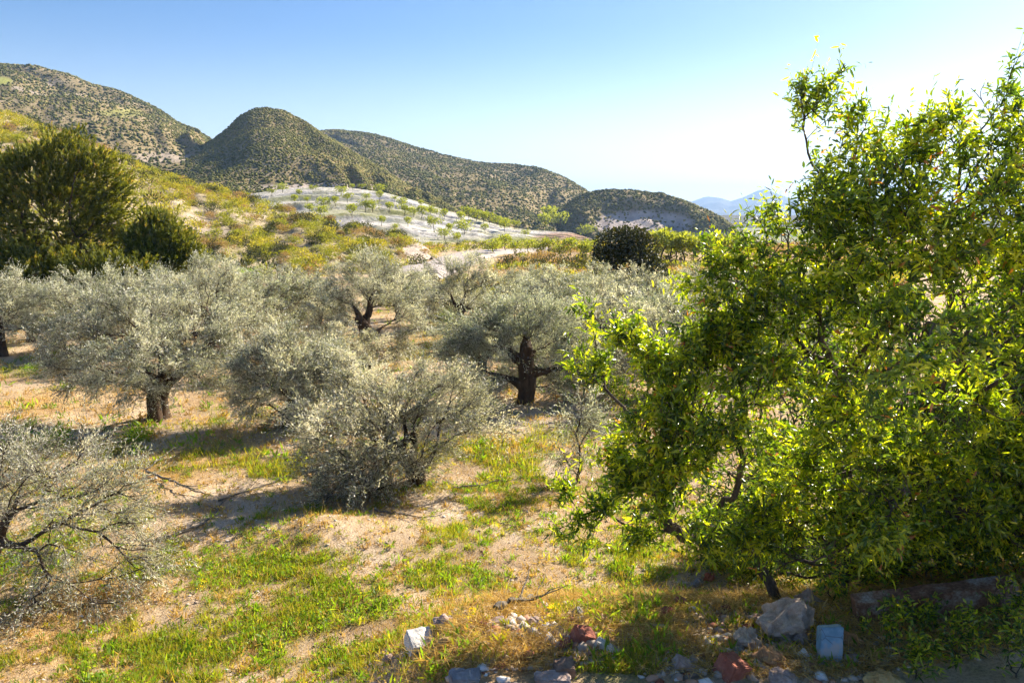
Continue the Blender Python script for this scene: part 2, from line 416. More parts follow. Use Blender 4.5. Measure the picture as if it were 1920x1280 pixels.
GREEN = [(950, 905, 70, 50, 1), (1010, 835, 50, 25, .9), (1060, 1045, 90, 30, .8), (1170, 985, 70, 40, .7), (600, 1060, 80, 30, .6), (905, 950, 60, 40, 1), (985, 885, 50, 45, 1), (870, 1085, 120, 40, 1), (620, 1150, 110, 50, .9), (480, 870, 80, 32, 1), (900, 848, 70, 26, 1),
         (820, 850, 50, 30, .8), (470, 1195, 70, 40, .9), (330, 1230, 190, 60, .8), (430, 1060, 100, 70, .8), (90, 1030, 90, 50, .7), (540, 592, 50, 22, 1),
         (40, 690, 70, 20, 1), (250, 820, 60, 30, .8), (90, 835, 60, 20, .8), (1200, 1090, 130, 50, .9), (1300, 1020, 140, 60, .7), (1120, 1050, 60, 30, .6),
         (850, 610, 60, 20, .9), (960, 610, 60, 18, .8), (1160, 740, 60, 40, 1), (560, 1240, 120, 50, .7), (700, 1230, 90, 40, .6), (1040, 820, 40, 20, .6),
         (830, 1000, 50, 30, .5), (300, 960, 60, 40, .4), (1400, 1100, 160, 60, .6), (860, 1250, 90, 40, .7), (470, 780, 25, 20, .8), (400, 790, 20, 12, .7)]
DRY = [(150, 1150, 150, 80, .9), (60, 1230, 120, 40, .7), (300, 880, 120, 40, 1), (60, 760, 120, 30, .8), (560, 660, 100, 40, .7), (430, 740, 90, 30, .5), (980, 830, 60, 30, .5), (820, 640, 60, 18, .9),
       (930, 1240, 130, 40, .9), (1000, 940, 90, 50, .4), (520, 1010, 70, 30, .4), (420, 830, 60, 25, .8), (380, 870, 90, 25, .9), (700, 1100, 90, 30, .4)]
def patches(lst):
    out = []
    for px, py, rx, ry, a in lst:
        c = on_ground(px, py); e = on_ground(px+rx, py); f = on_ground(px, py-ry); g = on_ground(px, py+ry)
        out.append((c[0], c[1], abs(e[0]-c[0]), max(0.2, (f[1]-g[1])/2), a))
    return out
GP, DP = patches(GREEN), patches(DRY)
def pmask(x, y, pl):
    m = np.zeros_like(x)
    for cx, cy, rx, ry, a in pl:
        d = ((x-cx)/rx)**2+((y-cy)/ry)**2
        m = np.maximum(m, a*np.exp(-d*0.9))
    return m
def green_at(x, y):
    n = fbm(x*.9, y*.9, 0, 5, 40); n2 = fbm(x*.23, y*.23, 3.0, 3, 41); n3 = fbm(x*3.3, y*3.3, 1.0, 3, 42)
    m = pmask(x, y, GP)
    near = 0.38*S((10.5-y)/2.5)*S((1.5-x)/2)
    n4 = fbm(x*8, y*8, 2.0, 2, 43)
    base = m*1.0+0.95*n+0.3*n2+0.8*n3+0.35*n4+near*.35-0.07+S((y-13)/10)*0.12
    return np.clip((base-0.24)/0.6, 0, 1)
def dry_at(x, y):
    n = fbm(x*.7, y*.7, 1.0, 4, 60)
    return np.clip(pmask(x, y, DP)+0.35*n+0.22*S((y-14)/12)-0.02, 0, 1)

rr = np.concatenate([np.linspace(0.02, 4.5, 14)[:-1], np.linspace(4.5, 30, 230)[:-1], np.geomspace(30, 9500, 150)])
th = np.linspace(-math.pi, math.pi, 640, endpoint=False)
# more columns in front of the camera
th = th - 0.62*np.sin(th)
RG, TG = np.meshgrid(rr, th, indexing='ij')
gx, gy = RG*np.sin(TG), RG*np.cos(TG)
gv = np.stack([gx, gy, gz(gx, gy)], -1).reshape(-1, 3)
def grid_mesh(name, verts, nu, nv, material, wrap=False, attrs=None, smooth=True, parent=None):
    me = bpy.data.meshes.new(name)
    i, j = np.meshgrid(np.arange(nu-1), np.arange(nv if wrap else nv-1), indexing='ij')
    j2 = (j+1) % nv
    f = np.stack([i*nv+j, (i+1)*nv+j, (i+1)*nv+j2, i*nv+j2], -1).reshape(-1, 4).astype(np.int32)
    me.vertices.add(len(verts)); me.vertices.foreach_set('co', verts.astype(np.float32).ravel())
    me.loops.add(f.size); me.loops.foreach_set('vertex_index', f.ravel())
    me.polygons.add(len(f)); me.polygons.foreach_set('loop_start', np.arange(0, f.size, 4, dtype=np.int32))
    if smooth: me.polygons.foreach_set('use_smooth', np.ones(len(f), bool))
    for k, v in (attrs or {}).items():
        a = me.attributes.new(k, 'FLOAT', 'POINT'); a.data.foreach_set('value', np.asarray(v, np.float32).ravel())
    me.update(calc_edges=True); me.materials.append(material)
    o = bpy.data.objects.new(name, me); COL.objects.link(o)
    if parent: o.parent = parent
    return o
go = grid_mesh('ground', gv, len(rr), len(th), M['ground'], wrap=True,
               attrs={'green': green_at(gv[:, 0], gv[:, 1]), 'dry': dry_at(gv[:, 0], gv[:, 1]), 'far': S((gv[:, 1]-150)/150)+S((np.abs(gv[:, 0])-200)/200)})
tag(go, 'dry pinkish soil with orange and green patches', kind='structure')

# road: a gravel strip laid over the ground
rc = np.array([(-8.8, 62), (-7.8, 73), (-6.9, 84), (-5.4, 94), (-2.6, 102), (3, 107), (12, 110), (26, 112)], float)
tt = np.linspace(0, len(rc)-1, 90); cx = np.interp(tt, range(len(rc)), rc[:, 0]); cy = np.interp(tt, range(len(rc)), rc[:, 1])
for _ in range(30):
    cx[1:-1] = (cx[:-2]+cx[1:-1]*2+cx[2:])/4; cy[1:-1] = (cy[:-2]+cy[1:-1]*2+cy[2:])/4
tx, ty = np.gradient(cx), np.gradient(cy); l_ = np.hypot(tx, ty); nx, ny = ty/l_, -tx/l_
rv = []
for i in range(90):
    for s_ in np.linspace(-3.3, 3.3, 9):
        wv = s_*(1+0.05*math.sin(i*.7))
        x, y = cx[i]+nx[i]*wv, cy[i]+ny[i]*wv
        rv.append((x, y, float(gz(x, y))+0.32-0.02*(s_/2.7)**2-(0.45 if abs(s_) > 3.2 else 0)))
tag(grid_mesh('road', np.array(rv), 90, 9, M['road']), 'pale gravel road curving out of sight', kind='structure')

# ------------------------------------------------------------------ hills
SURF = {}
def curve(pts, t):
    pts = np.array(pts, float); k = np.arange(len(pts)); u = t*(len(pts)-1)
    out = np.stack([np.interp(u, k, pts[:, c]) for c in range(3)], -1)
    n = len(t); wdt = max(1, int(n/len(pts)/3))
    ker = np.hanning(2*wdt+3)[1:-1]; ker /= ker.sum()
    pad = np.pad(out, ((wdt, wdt), (0, 0)), mode='reflect', reflect_type='odd')
    return np.stack([np.convolve(pad[:, c], ker, 'valid') for c in range(3)], -1)
def hill(name, label, crest, foot, material, nu=220, nv=90, prof=1.3, back=0.8, amp=6.0, ns=0.01, gully=0.0, seed=0, bare=None, field=None, mod=None):
    t = np.linspace(0, 1, nu)
    C = curve([P(*c) for c in crest], t); Fo = curve([(P(px, 405, Y)[0], Y, z) for px, Y, z in foot], t)
    v = np.concatenate([np.linspace(0, 1, nv), np.linspace(1, 1+back, nv//3)[1:]])
    T_, V_ = np.meshgrid(t, v, indexing='ij')
    D = (C-Fo)[:, None]; pos = Fo[:, None]+D*V_[..., None]
    h = (C[:, 2]-Fo[:, 2])[:, None]
    pv = np.where(V_ <= 1, 1-(1-np.clip(V_, 0, 1))**prof, 1-((V_-1)/back)**1.6)
    z = Fo[:, None, 2]+h*pv
    # gullies run down the slope; noise dies at the crest so that the skyline stays put
    fade = np.clip(np.minimum(V_*5, np.abs(1-V_)*4+0.12), 0, 1)
    nz = fbm(pos[..., 0]*ns, pos[..., 1]*ns, 0, 4, seed)
    s_len = np.cumsum(np.concatenate([[0], np.linalg.norm(np.diff(C[:, :2], axis=0), axis=1)]))[:, None]
    gl = -np.abs(fbm(s_len*ns*1.8+nz*0.8, V_*0.8, 5.0, 3, seed+3))
    z = z + fade*(amp*nz+gully*(gl+0.25))
    if mod is not None: z = mod(T_, V_, z, h, pos)
    pos = pos.copy(); pos[..., 2] = z
    vv = pos.reshape(-1, 3)
    B = np.zeros(T_.shape) if bare is None else bare(T_, V_, pos)
    Fd = np.zeros(T_.shape) if field is None else field(T_, V_, pos)
    o = grid_mesh(name, vv, nu, len(v), material, attrs={'bare': B, 'field': Fd})
    tag(o, label, kind='structure')
    SURF[name] = dict(pos=pos, T=T_, V=V_, bare=B, field=Fd)
    return o
def px_of(pos): return proj(pos)
def ell(pos, cx, cy, rx, ry, soft=0.4):
    a, b = px_of(pos); d = np.sqrt(((a-cx)/rx)**2+((b-cy)/ry)**2); return S((1+soft-d)/soft/1.5)
def noise_edge(pos, s, seed): return fbm(pos[..., 0]*s, pos[..., 1]*s, pos[..., 2]*s, 3, seed)

hill('far_hill', 'large scrubby hill rising at the far left', 
     [(-1300, 330, 420), (-800, 180, 480), (-350, 130, 540), (-80, 122, 600), (20, 122, 620), (60, 124, 620), (120, 138, 620), (170, 160, 610), (230, 178, 600), (290, 205, 590), (340, 232, 570), (390, 255, 540), (450, 290, 500), (540, 330, 470)],
     [(-1500, 170, 0), (-900, 200, 2), (-500, 220, 5), (-200, 240, 8), (-60, 250, 10), (20, 260, 12), (100, 270, 14), (170, 290, 16), (240, 310, 20), (300, 330, 24), (350, 340, 26), (400, 350, 26), (460, 350, 24), (540, 350, 20)],
     M['hill'], nu=260, amp=9, ns=0.008, gully=14, seed=2, prof=1.25,
     bare=lambda T, V, p: np.clip(.45*ell(p, 300, 296, 60, 9)+0.5*ell(p, 60, 170, 90, 18)*(noise_edge(p, .03, 8) > 0), 0, 1),
     field=lambda T, V, p: np.clip(.6*ell(p, 228, 212, 36, 7)+ell(p, -12, 152, 32, 8), 0, 1))
hill('ridge_hill', 'long scrubby ridge behind the round hill',
     [(430, 300, 820), (520, 262, 800), (600, 247, 780), (640, 246, 770), (700, 254, 760), (760, 270, 740), (830, 291, 720), (900, 305, 710), (960, 307, 705), (1010, 316, 700), (1060, 335, 690), (1100, 359, 670), (1140, 382, 640), (1200, 400, 610)],
     [(420, 480, 10), (520, 440, 8), (600, 420, 6), (650, 400, 4), (720, 390, 0), (780, 380, -4), (840, 370, -6), (900, 370, -8), (960, 380, -10), (1010, 390, -10), (1060, 400, -12), (1100, 410, -12), (1140, 420, -14), (1200, 430, -14)],
     M['hill'], nu=260, amp=9, ns=0.009, gully=24, seed=12, prof=1.05)
hill('spur_hill', 'scrubby spur running down from the ridge',
     [(600, 258, 640), (660, 272, 610), (720, 290, 580), (780, 312, 550), (840, 338, 520), (900, 360, 490), (960, 384, 460), (1010, 406, 430), (1045, 425, 400)],
     [(560, 400, 4), (640, 370, 2), (720, 345, 0), (780, 335, -3), (840, 325, -6), (900, 318, -8), (950, 312, -10), (990, 308, -12), (1020, 305, -13)],
     M['hill'], nu=180, amp=5, ns=0.012, gully=9, seed=22, prof=1.0)
hill('round_hill', 'steep rounded scrubby hill with a domed top',
     [(250, 330, 430), (320, 300, 430), (360, 283, 430), (400, 262, 430), (425, 243, 430), (450, 218, 430), (475, 204, 430), (500, 201, 430), (530, 207, 428), (570, 228, 425), (610, 255, 415), (660, 285, 400), (710, 314, 385), (760, 344, 365), (810, 374, 345), (860, 402, 320), (900, 420, 305)],
     [(180, 290, 16), (250, 275, 16), (300, 268, 15), (350, 262, 14), (400, 258, 14), (450, 254, 13), (480, 252, 12), (510, 250, 12), (540, 248, 11), (580, 246, 10), (620, 244, 9), (670, 240, 6), (720, 236, 3), (770, 232, 0), (820, 230, -4), (870, 228, -8), (900, 228, -10)],
     M['hill'], nu=240, amp=7, ns=0.014, gully=13, seed=32, prof=1.04,
     bare=lambda T, V, p: 0.8*ell(p, 600, 352, 120, 7)*(noise_edge(p, .05, 3) > -0.2))
def cliff_mod(T, V, z, h, pos):
    c1 = ell(pos, 1215, 425, 95, 26, 0.25)+ell(pos, 1340, 452, 70, 22, 0.3)
    k = noise_edge(pos*np.array([1, 1, 0.4]), .06, 77)
    return z - np.clip(c1, 0, 1)*(8+2*k)
hill('cliff_hill', 'low scrubby hill with a pale eroded cliff',
     [(1040, 395, 470), (1070, 380, 470), (1105, 367, 470), (1150, 362, 465), (1200, 363, 460), (1240, 368, 455), (1280, 376, 445), (1320, 392, 430), (1350, 408, 415), (1375, 425, 400), (1395, 443, 385), (1420, 452, 375), (1500, 470, 360)],
     [(1040, 360, -13), (1070, 345, -14), (1105, 335, -15), (1150, 325, -15), (1200, 315, -16), (1240, 310, -16), (1280, 305, -16), (1320, 300, -16), (1350, 298, -16), (1375, 296, -16), (1395, 295, -16), (1420, 295, -16), (1500, 290, -16)],
     M['hill'], nu=240, nv=120, amp=6, ns=0.016, gully=10, seed=42, prof=1.5,
     mod=cliff_mod,
     bare=lambda T, V, p: np.clip((ell(p, 1205, 420, 88, 24, 0.25)+ell(p, 1335, 455, 68, 20, 0.3))*1.3+0.5*noise_edge(p, .05, 6)-0.25, 0, 1))
hill('mountain', 'distant hazy blue mountain with two peaks',
     [(1180, 410, 6500), (1250, 396, 6500), (1290, 380, 6500), (1325, 368, 6500), (1350, 371, 6400), (1370, 377, 6300), (1395, 369, 6200), (1420, 357, 6200), (1433, 354, 6200), (1460, 364, 6200), (1500, 379, 6300), (1560, 392, 6400), (1650, 386, 6500), (1760, 396, 6500), (1900, 402, 6500), (2200, 404, 6500)],
     [(1180, 4700, -15), (1250, 4700, -15), (1290, 4700, -15), (1325, 4700, -15), (1350, 4700, -15), (1370, 4700, -15), (1395, 4700, -15), (1420, 4700, -15), (1433, 4700, -15), (1460, 4700, -15), (1500, 4700, -15), (1560, 4700, -15), (1650, 4700, -15), (1760, 4700, -15), (1900, 4700, -15), (2200, 4700, -15)],
     M['mountain'], nu=220, nv=60, amp=30, ns=0.0012, gully=70, seed=52, prof=1.0)
hill('dark_rise', 'low dark wooded rise on the horizon plain',
     [(1290, 408, 1500), (1330, 404, 1500), (1370, 403, 1500), (1420, 404, 1500), (1600, 403, 1500), (1900, 404, 1500)],
     [(1290, 1300, -15), (1330, 1300, -15), (1370, 1300, -15), (1420, 1300, -15), (1600, 1300, -15), (1900, 1300, -15)],
     M['mountain'], nu=80, nv=20, amp=2, ns=0.01, seed=62)
# pale terraced field: the slope is cut into steps
def terr_mod(T, V, z, h, pos):
    k = 7.0; q = V*k+0.5*fbm(T*3, V*0.5, 2.0, 2, 9); f = q-np.floor(q)
    step = (np.floor(q)+S((f-0.72)/0.28))/k
    return np.where(V <= 1, z+(step-V)*h*0.9*S(V*6)*S((1-V)*6), z)
hill('terraced_field', 'pale bare terraced field dotted with young trees',
     [(380, 385, 232), (470, 364, 235), (540, 353, 240), (600, 351, 240), (660, 353, 240), (720, 361, 236), (780, 377, 226), (830, 393, 214), (890, 410, 198), (950, 426, 184), (1010, 433, 172), (1070, 435, 160), (1110, 448, 148)],
     [(350, 125, -1), (450, 124, -1), (540, 122, -1), (600, 120, -1), (660, 119, -1), (720, 118, -1), (780, 117, -1), (830, 117, -1), (890, 116, -1), (950, 116, -1), (1010, 117, -1), (1070, 118, -1), (1125, 120, -2)],
     M['pale'], nu=260, nv=120, amp=1.1, ns=0.05, gully=0.6, seed=72, prof=1.15, back=0.35, mod=terr_mod,
     bare=lambda T, V, p: np.clip(ell(p, 1060, 455, 65, 17, .4)*1.2, 0, 1), 
     field=lambda T, V, p: np.clip(0.75*ell(p, 960, 462, 190, 13, .6)+0.35*(noise_edge(p, .08, 19) > 0.25)+0.35*(np.abs((V*7.0) % 1-.7) < .10)*(noise_edge(p, .2, 29) > -.1)+0.5*ell(p, 690, 398, 110, 6, .6), 0, 1))
hill('hillside', 'dry near hillside covered in yellow shrubs',
     [(-1500, 60, 120), (-900, 90, 125), (-450, 140, 130), (-150, 178, 132), (0, 212, 132), (60, 228, 132), (130, 252, 130), (200, 284, 128), (260, 312, 126), (330, 338, 122), (400, 356, 118), (480, 378, 114), (560, 403, 110), (640, 426, 106), (700, 440, 102), (750, 450, 98), (785, 462, 94), (815, 486, 90)],
     [(-2200, 26, -.8), (-1300, 32, -.8), (-700, 38, -.8), (-250, 44, -.8), (-60, 47, -.8), (0, 48, -.8), (80, 50, -.8), (150, 52, -.8), (220, 53, -.8), (300, 55, -.8), (380, 57, -.8), (460, 60, -.8), (540, 63, -.8), (620, 66, -.8), (680, 69, -.8), (730, 72, -.8), (760, 76, -.8), (780, 80, -.8)],
     M['slope'], nu=300, nv=110, amp=1.6, ns=0.06, gully=1.6, seed=82, prof=1.1, back=0.5,
     bare=lambda T, V, p: np.clip(ell(p, 790, 470, 30, 22, .4)*1.1+ell(p, 385, 420, 50, 22, .5)*(0.6+noise_edge(p, .2, 4))+0.4*(noise_edge(p, .09, 14) > .3), 0, 1))

# ------------------------------------------------------------------ scrub on the far hills (nobody could count it)
ico = []
def ico_verts():
    g = (1+5**.5)/2
    v = [(-1, g, 0), (1, g, 0), (-1, -g, 0), (1, -g, 0), (0, -1, g), (0, 1, g), (0, -1, -g), (0, 1, -g), (g, 0, -1), (g, 0, 1), (-g, 0, -1), (-g, 0, 1)]
    f = [(0, 11, 5), (0, 5, 1), (0, 1, 7), (0, 7, 10), (0, 10, 11), (1, 5, 9), (5, 11, 4), (11, 10, 2), (10, 7, 6), (7, 1, 8), (3, 9, 4), (3, 4, 2), (3, 2, 6), (3, 6, 8), (3, 8, 9), (4, 9, 5), (2, 4, 11), (6, 2, 10), (8, 6, 7), (9, 8, 1)]
    return nrm(np.array(v, float)), f
ICV, ICF = ico_verts()
def surf_sample(name, n, rng, vmax=1.12):
    s = SURF[name]; pos = s['pos']; nu, nv = pos.shape[:2]
    vlim = int((s['V'][0] <= vmax).sum())-1
    a = pos[:-1, :vlim]; du = np.linalg.norm(pos[1:, :vlim]-a, axis=-1); dv = np.linalg.norm(pos[:-1, 1:vlim+1]-a, axis=-1)
    wt = (du*dv).ravel(); wt /= wt.sum()
    k = rng.choice(len(wt), n, p=wt); i, j = k//vlim, k % vlim
    u, v = rng.random(n)[:, None], rng.random(n)[:, None]
    p = pos[i, j]*(1-u)*(1-v)+pos[i+1, j]*u*(1-v)+pos[i, j+1]*(1-u)*v+pos[i+1, j+1]*u*v
    return p, s['bare'][i, j], s['field'][i, j]
def scrub(name, n, smin, smax, label, seed):
    rng = np.random.default_rng(seed)
    p, b, fd = surf_sample(name, n, rng)
    dens = 0.60+0.55*fbm(p[:, 0]*.02, p[:, 1]*.02, p[:, 2]*.02, 3, seed)
    px, _ = proj(p)
    keep = (rng.random(n) < dens*(1-0.85*np.clip(b, 0, 1))*(1-np.clip(fd, 0, 1))) & (px > -250) & (px < 2100)
    p = p[keep]; n = len(p)
    s_ = smin+(smax-smin)*rng.random(n)**2.2
    v = ICV[None]*(1+0.35*rng.normal(size=(n, 12, 1)))*s_[:, None, None]*np.array([1, 1, .75])+p[:, None]+np.array([0, 0, .35])*s_[:, None, None]
    a = Acc(); a.add(v, tris=ICF, rnd=np.clip(0.42+0.5*fbm(p[:, 0]*.015, p[:, 1]*.015, 0, 2, seed+1)+0.22*rng.normal(size=n), 0, 1))
    tag(a.build(name.split('_')[0]+'_scrub', M['scrub']), label, 'scrub', kind='stuff')
scrub('far_hill', 75000, 0.3, 1.05, 'dark low scrub speckling the large far left hill', 101)
scrub('round_hill', 48000, 0.3, .72, 'dense low scrub covering the rounded hill', 102)
scrub('ridge_hill', 50000, 0.45, 1.15, 'dark green scrub over the long ridge', 103)
scrub('spur_hill', 18000, 0.45, 1.05, 'scrub covering the spur in front of the ridge', 104)
scrub('cliff_hill', 22000, 0.4, .95, 'scrub on the low hill above its pale cliff', 105)

# ------------------------------------------------------------------ shrubs on the near hillside
def shrub_acc(acc, c, s_, n, rng, mi=0, style='quad', lobes=5, flat=0.75, ls=0.16, rl=0.0):
    """a bushy dome of leaf-sized faces"""
    L = [(*(rng.normal(size=2)*.33), .35+rng.random()*.25, .40+.25*rng.random()) for _ in range(lobes)]
    p, d = in_lobes(L, n, 0.35, rng, flat)
    p[:, 2] = np.abs(p[:, 2])
    dd = nrm(d+np.array([0, 0, .7])+rng.normal(size=(n, 3))*.5)
    sh = np.clip(rng.normal(.45, .25, n)+rl, 0, 1)
    leaves(acc, p*s_+np.array(c), dd, ls*s_*(.6+.8*rng.random(n)), ls*s_*.45*(.6+.8*rng.random(n)), style, rnd=sh, mi=mi, rng=rng)
rng = np.random.default_rng(7)
protos = []
KINDS = [('gold', 'golden_shrub', 'golden yellow rounded shrub on the dry hillside above the olives'),
         ('lime', 'lime_shrub', 'yellow-green rounded shrub on the dry hillside above the olives'),
         ('dusk', 'dark_shrub', 'dark green low shrub on the dry hillside above the olives'),
         ('straw', 'straw_shrub', 'straw coloured dry tussock shrub on the dry hillside above the olives')]
for kname, nm, lab in KINDS:
    for v_ in range(2):
        a = Acc(); shrub_acc(a, (0, 0, 0), 1.0, 460, rng, lobes=5+v_*2, ls=0.17, flat=1.0)
        protos.append(a)
spos, sb, sf = surf_sample('hillside', 8500, rng, 1.1)
spx, spy = proj(spos)
ok = (spx > -160) & (spx < 830) & (rng.random(len(spos)) < 0.95-0.8*np.clip(sb, 0, 1)) & (spy > 190) & (spy < 560)
spos = spos[ok]; spx = spx[ok]; spy = spy[ok]
zone = fbm(spos[:, 0]*.07, spos[:, 1]*.07, 0, 3, 55)
kr = rng.random(len(spos))+0.35*zone+np.where(spx > 600, 0.12, 0)
kind = np.select([kr < 0.25, kr < 0.37, kr < 0.79], [0, 3, 1], 2)
ssz = 0.35+0.85*rng.random(len(spos))**2
# the 300 largest in the picture that can be seen are things of their own, the rest is one mass
vis = (spy < 505) & (spx > 0) & ~((spx < 370) & (spy > 250+np.abs(spx-130)*.6))
score = np.where(vis, ssz/spos[:, 1], 0)
top = np.argsort(-score)[:1000]
counts = {0: 0, 1: 0, 2: 0, 3: 0}; chosen = []
for i in top:
    if counts[kind[i]] < 75: counts[kind[i]] += 1; chosen.append(i)
chosen = chosen[:290]
objs = {}
for q, i in enumerate(chosen):
    k = kind[i]*2+(q % 2)
    if k not in objs:
        o = protos[k].build(KINDS[kind[i]][1], M[KINDS[kind[i]][0]]); objs[k] = o
    else:
        o = objs[k].copy(); COL.objects.link(o)
    zn = 'left part of the hillside near the conifers' if spx[i] < 330 else 'middle of the dry hillside' if spx[i] < 560 else 'right end of the hillside towards the road'
    bd = ssz[i] > .8
    tag(o, ('big ' if bd else 'small ')+KINDS[kind[i]][2].split(' on the')[0].replace(' coloured dry', '').replace(' rounded', '').replace(' low', '')+' on the '+zn, 'shrub', KINDS[kind[i]][1].replace('_', ' ')+'s on the hillside')
    o.location = spos[i]-np.array([0, 0, .06]); o.rotation_euler = (0, 0, rng.random()*6.28); s_ = float(ssz[i]); o.scale = (s_*1.15, s_*1.15, s_*(.8+.4*rng.random()))
rest = np.setdiff1d(np.arange(len(spos)), chosen)
a = Acc()
for i in rest:
    d = spos[i][1]
    shrub_acc(a, spos[i]-np.array([0, 0, .08]), ssz[i]*1.2, 70 if d > 80 else 110, rng, mi=int(kind[i]), lobes=4, ls=0.27, flat=1.0)
tag(a.build('hillside_shrub_cover', [M[k[0]] for k in KINDS]), 'mixed golden, green and straw coloured ground cover of the near hillside', 'shrubs', kind='stuff')

# ------------------------------------------------------------------ small almond trees of the terraced field and beyond
def small_tree(name, label, rng, n=420, h=3.2, cr=1.7, group=None, cat='almond tree', low=0.45):
    t = thing(name, label, cat, (0, 0, 0), group)
    lob = [(*(rng.normal(size=2)*cr*.38), h*(low+.25*rng.random())+.5, cr*(.42+.25*rng.random())) for _ in range(7)]
    att, _ = in_lobes(lob, 26, .4, rng)
    A, par, e = grow([(0, 0, -.15), (0.05, 0, .4), (0.02, .05, .85)], att, rng=rng)
    a = Acc(); tubes(a, A, par, radii(par, .02, 2.0), rmin=0.0); a.build('trunk', M['dark_bark'], t)
    p, d = in_lobes(lob, n, .3, rng)
    c = Acc(); leaves(c, p, d+rng.normal(size=(n, 3))*.6+np.array([0, 0, .3]), .42*(.6+.7*rng.random(n)), .24, 'quad', rng=rng, rnd=rng.random(n))
    c.build('crown', M['field_leaf'], t)
    return t
rng = np.random.default_rng(21)
ORD = ['first', 'second', 'third', 'fourth', 'fifth', 'sixth', 'seventh', 'eighth', 'ninth', 'tenth', 'eleventh', 'twelfth', 'thirteenth', 'fourteenth', 'fifteenth', 'sixteenth', 'seventeenth', 'eighteenth', 'nineteenth', 'twentieth']
ST = [small_tree('almond_tree', 'x', rng, 420, 3.2, 1.6), small_tree('almond_tree', 'x', rng, 460, 2.8, 1.9), small_tree('almond_tree', 'x', rng, 380, 3.6, 1.5)]
used = [False]*3
def put_small(i, loc, sc, label, group):
    i = i % 3
    if not used[i]:
        used[i] = True; r = ST[i]; r.location = loc; r.scale = (sc, sc, sc); r['label'] = label; r['group'] = group; return r
    return copy_thing(ST[i], loc, rng.random()*6.28, sc, label, group)
fs = SURF['terraced_field']['pos']; fpx, fpy = proj(fs); fV = SURF['terraced_field']['V']
def on_surf(px, py, name='terraced_field'):
    s = SURF[name]; a, b = proj(s['pos']); d = (a-px)**2+(b-py)**2+np.where(s['V'] > 1, 1e6, 0)
    k = np.unravel_index(np.argmin(d), d.shape); return s['pos'][k]
ROWS = [('top edge of the pale terraced field', [(530, 361, 1.5), (586, 361, 1.1), (639, 366, 1.3), (663, 357, 1.0), (678, 357, 1.0), (713, 362, 1.5), (509, 368, 1.0), (560, 370, 1.1)]),
        ('upper step of the pale terraced field', [(553, 384, 1.2), (576, 382, .8), (607, 391, 1.5), (630, 385, 1.2), (650, 380, 1.2), (688, 376, 1.0), (711, 376, 1.3), (753, 388, 1.3), (788, 389, 1.0), (740, 379, .8)]),
        ('middle step of the pale terraced field', [(580, 403, 1.1), (603, 408, 1.4), (661, 410, 1.5), (686, 398, 1.4), (700, 398, 1.5), (730, 400, 1.3), (759, 406, 1.4), (775, 408, 1.3), (790, 408, 1.5), (806, 408, 1.4), (832, 411, 1.3), (818, 403, .9)]),
        ('lower step of the pale terraced field', [(715, 424, 1.0), (765, 425, 1.0), (815, 434, 1.5), (845, 436, 1.0), (870, 440, 1.6), (910, 438, 1.0), (947, 436, 1.4), (834, 450, 1.2), (858, 458, 1.0), (740, 432, .7), (985, 444, .8)]),
        ('far edge of the pale field under the spur', [(863, 418, 1.4), (880, 412, 1.6), (894, 414, 1.5), (906, 418, 1.4), (918, 420, 1.5), (932, 423, 1.3), (946, 427, 1.2), (965, 430, 1.1)])]
q = 0
for rname, pts in ROWS:
    pts = sorted(pts)
    for i, (px, py, s_) in enumerate(pts):
        put_small(q, on_surf(px, py), s_*0.60, 'small green almond, %s from left, %s' % (ORD[i], rname), 'almond trees on the pale field'); q += 1
# light green trees on the plain: beside the road bend and right of the carob
pts = sorted([(925, 478, 1.1), (948, 474, 1.2), (968, 480, .9), (990, 476, 1.0), (1012, 482, .8), (1030, 478, 1.0), (1052, 484, .8), (1070, 480, 1.0), (1092, 486, .9), (1108, 482, 1.0)])
for i, (px, py, s_) in enumerate(pts):
    put_small(q, on_ground(px, py), s_*.62, 'low leafy green tree, %s from the left in the row beyond the road' % ORD[i], 'low green trees beyond the road'); q += 1
pts = sorted([(1238, 494, 1.5), (1256, 490, 1.2), (1268, 486, 1.2), (1284, 492, 1.3), (1300, 488, 1.0), (1316, 493, 1.1), (1335, 490, 1.2), (1356, 492, 1.2), (1380, 490, 1.2)])
for i, (px, py, s_) in enumerate(pts):
    put_small(q, on_ground(px, py), s_*.75, 'light green tree, %s from the left in the field right of the dark bush' % ORD[i], 'light green trees below the cliff'); q += 1
for i, (px, py, s_, Y) in enumerate([(1026, 418, 2.2, 300), (1038, 412, 2.0, 310), (1046, 424, 2.2, 296), (1018, 426, 1.8, 290), (1054, 432, 1.6, 290), (1100, 440, 1.5, 285), (1115, 446, 1.6, 280)]):
    p = P(px, py, Y)
    for nm in ('spur_hill', 'cliff_hill', 'ridge_hill'):
        pass
    sp = min((on_surf(px, py+6, nm) for nm in ('spur_hill', 'ridge_hill', 'cliff_hill')), key=lambda z: (proj(z)[0]-px)**2+(proj(z)[1]-py-6)**2)
    put_small(q, sp, s_*1.4, 'pale green tree in the gully between ridge and cliff hill, %s from the left' % ORD[sorted([1026, 1038, 1046, 1018, 1054, 1100, 1115]).index(px)], 'pale green trees in the gully'); q += 1

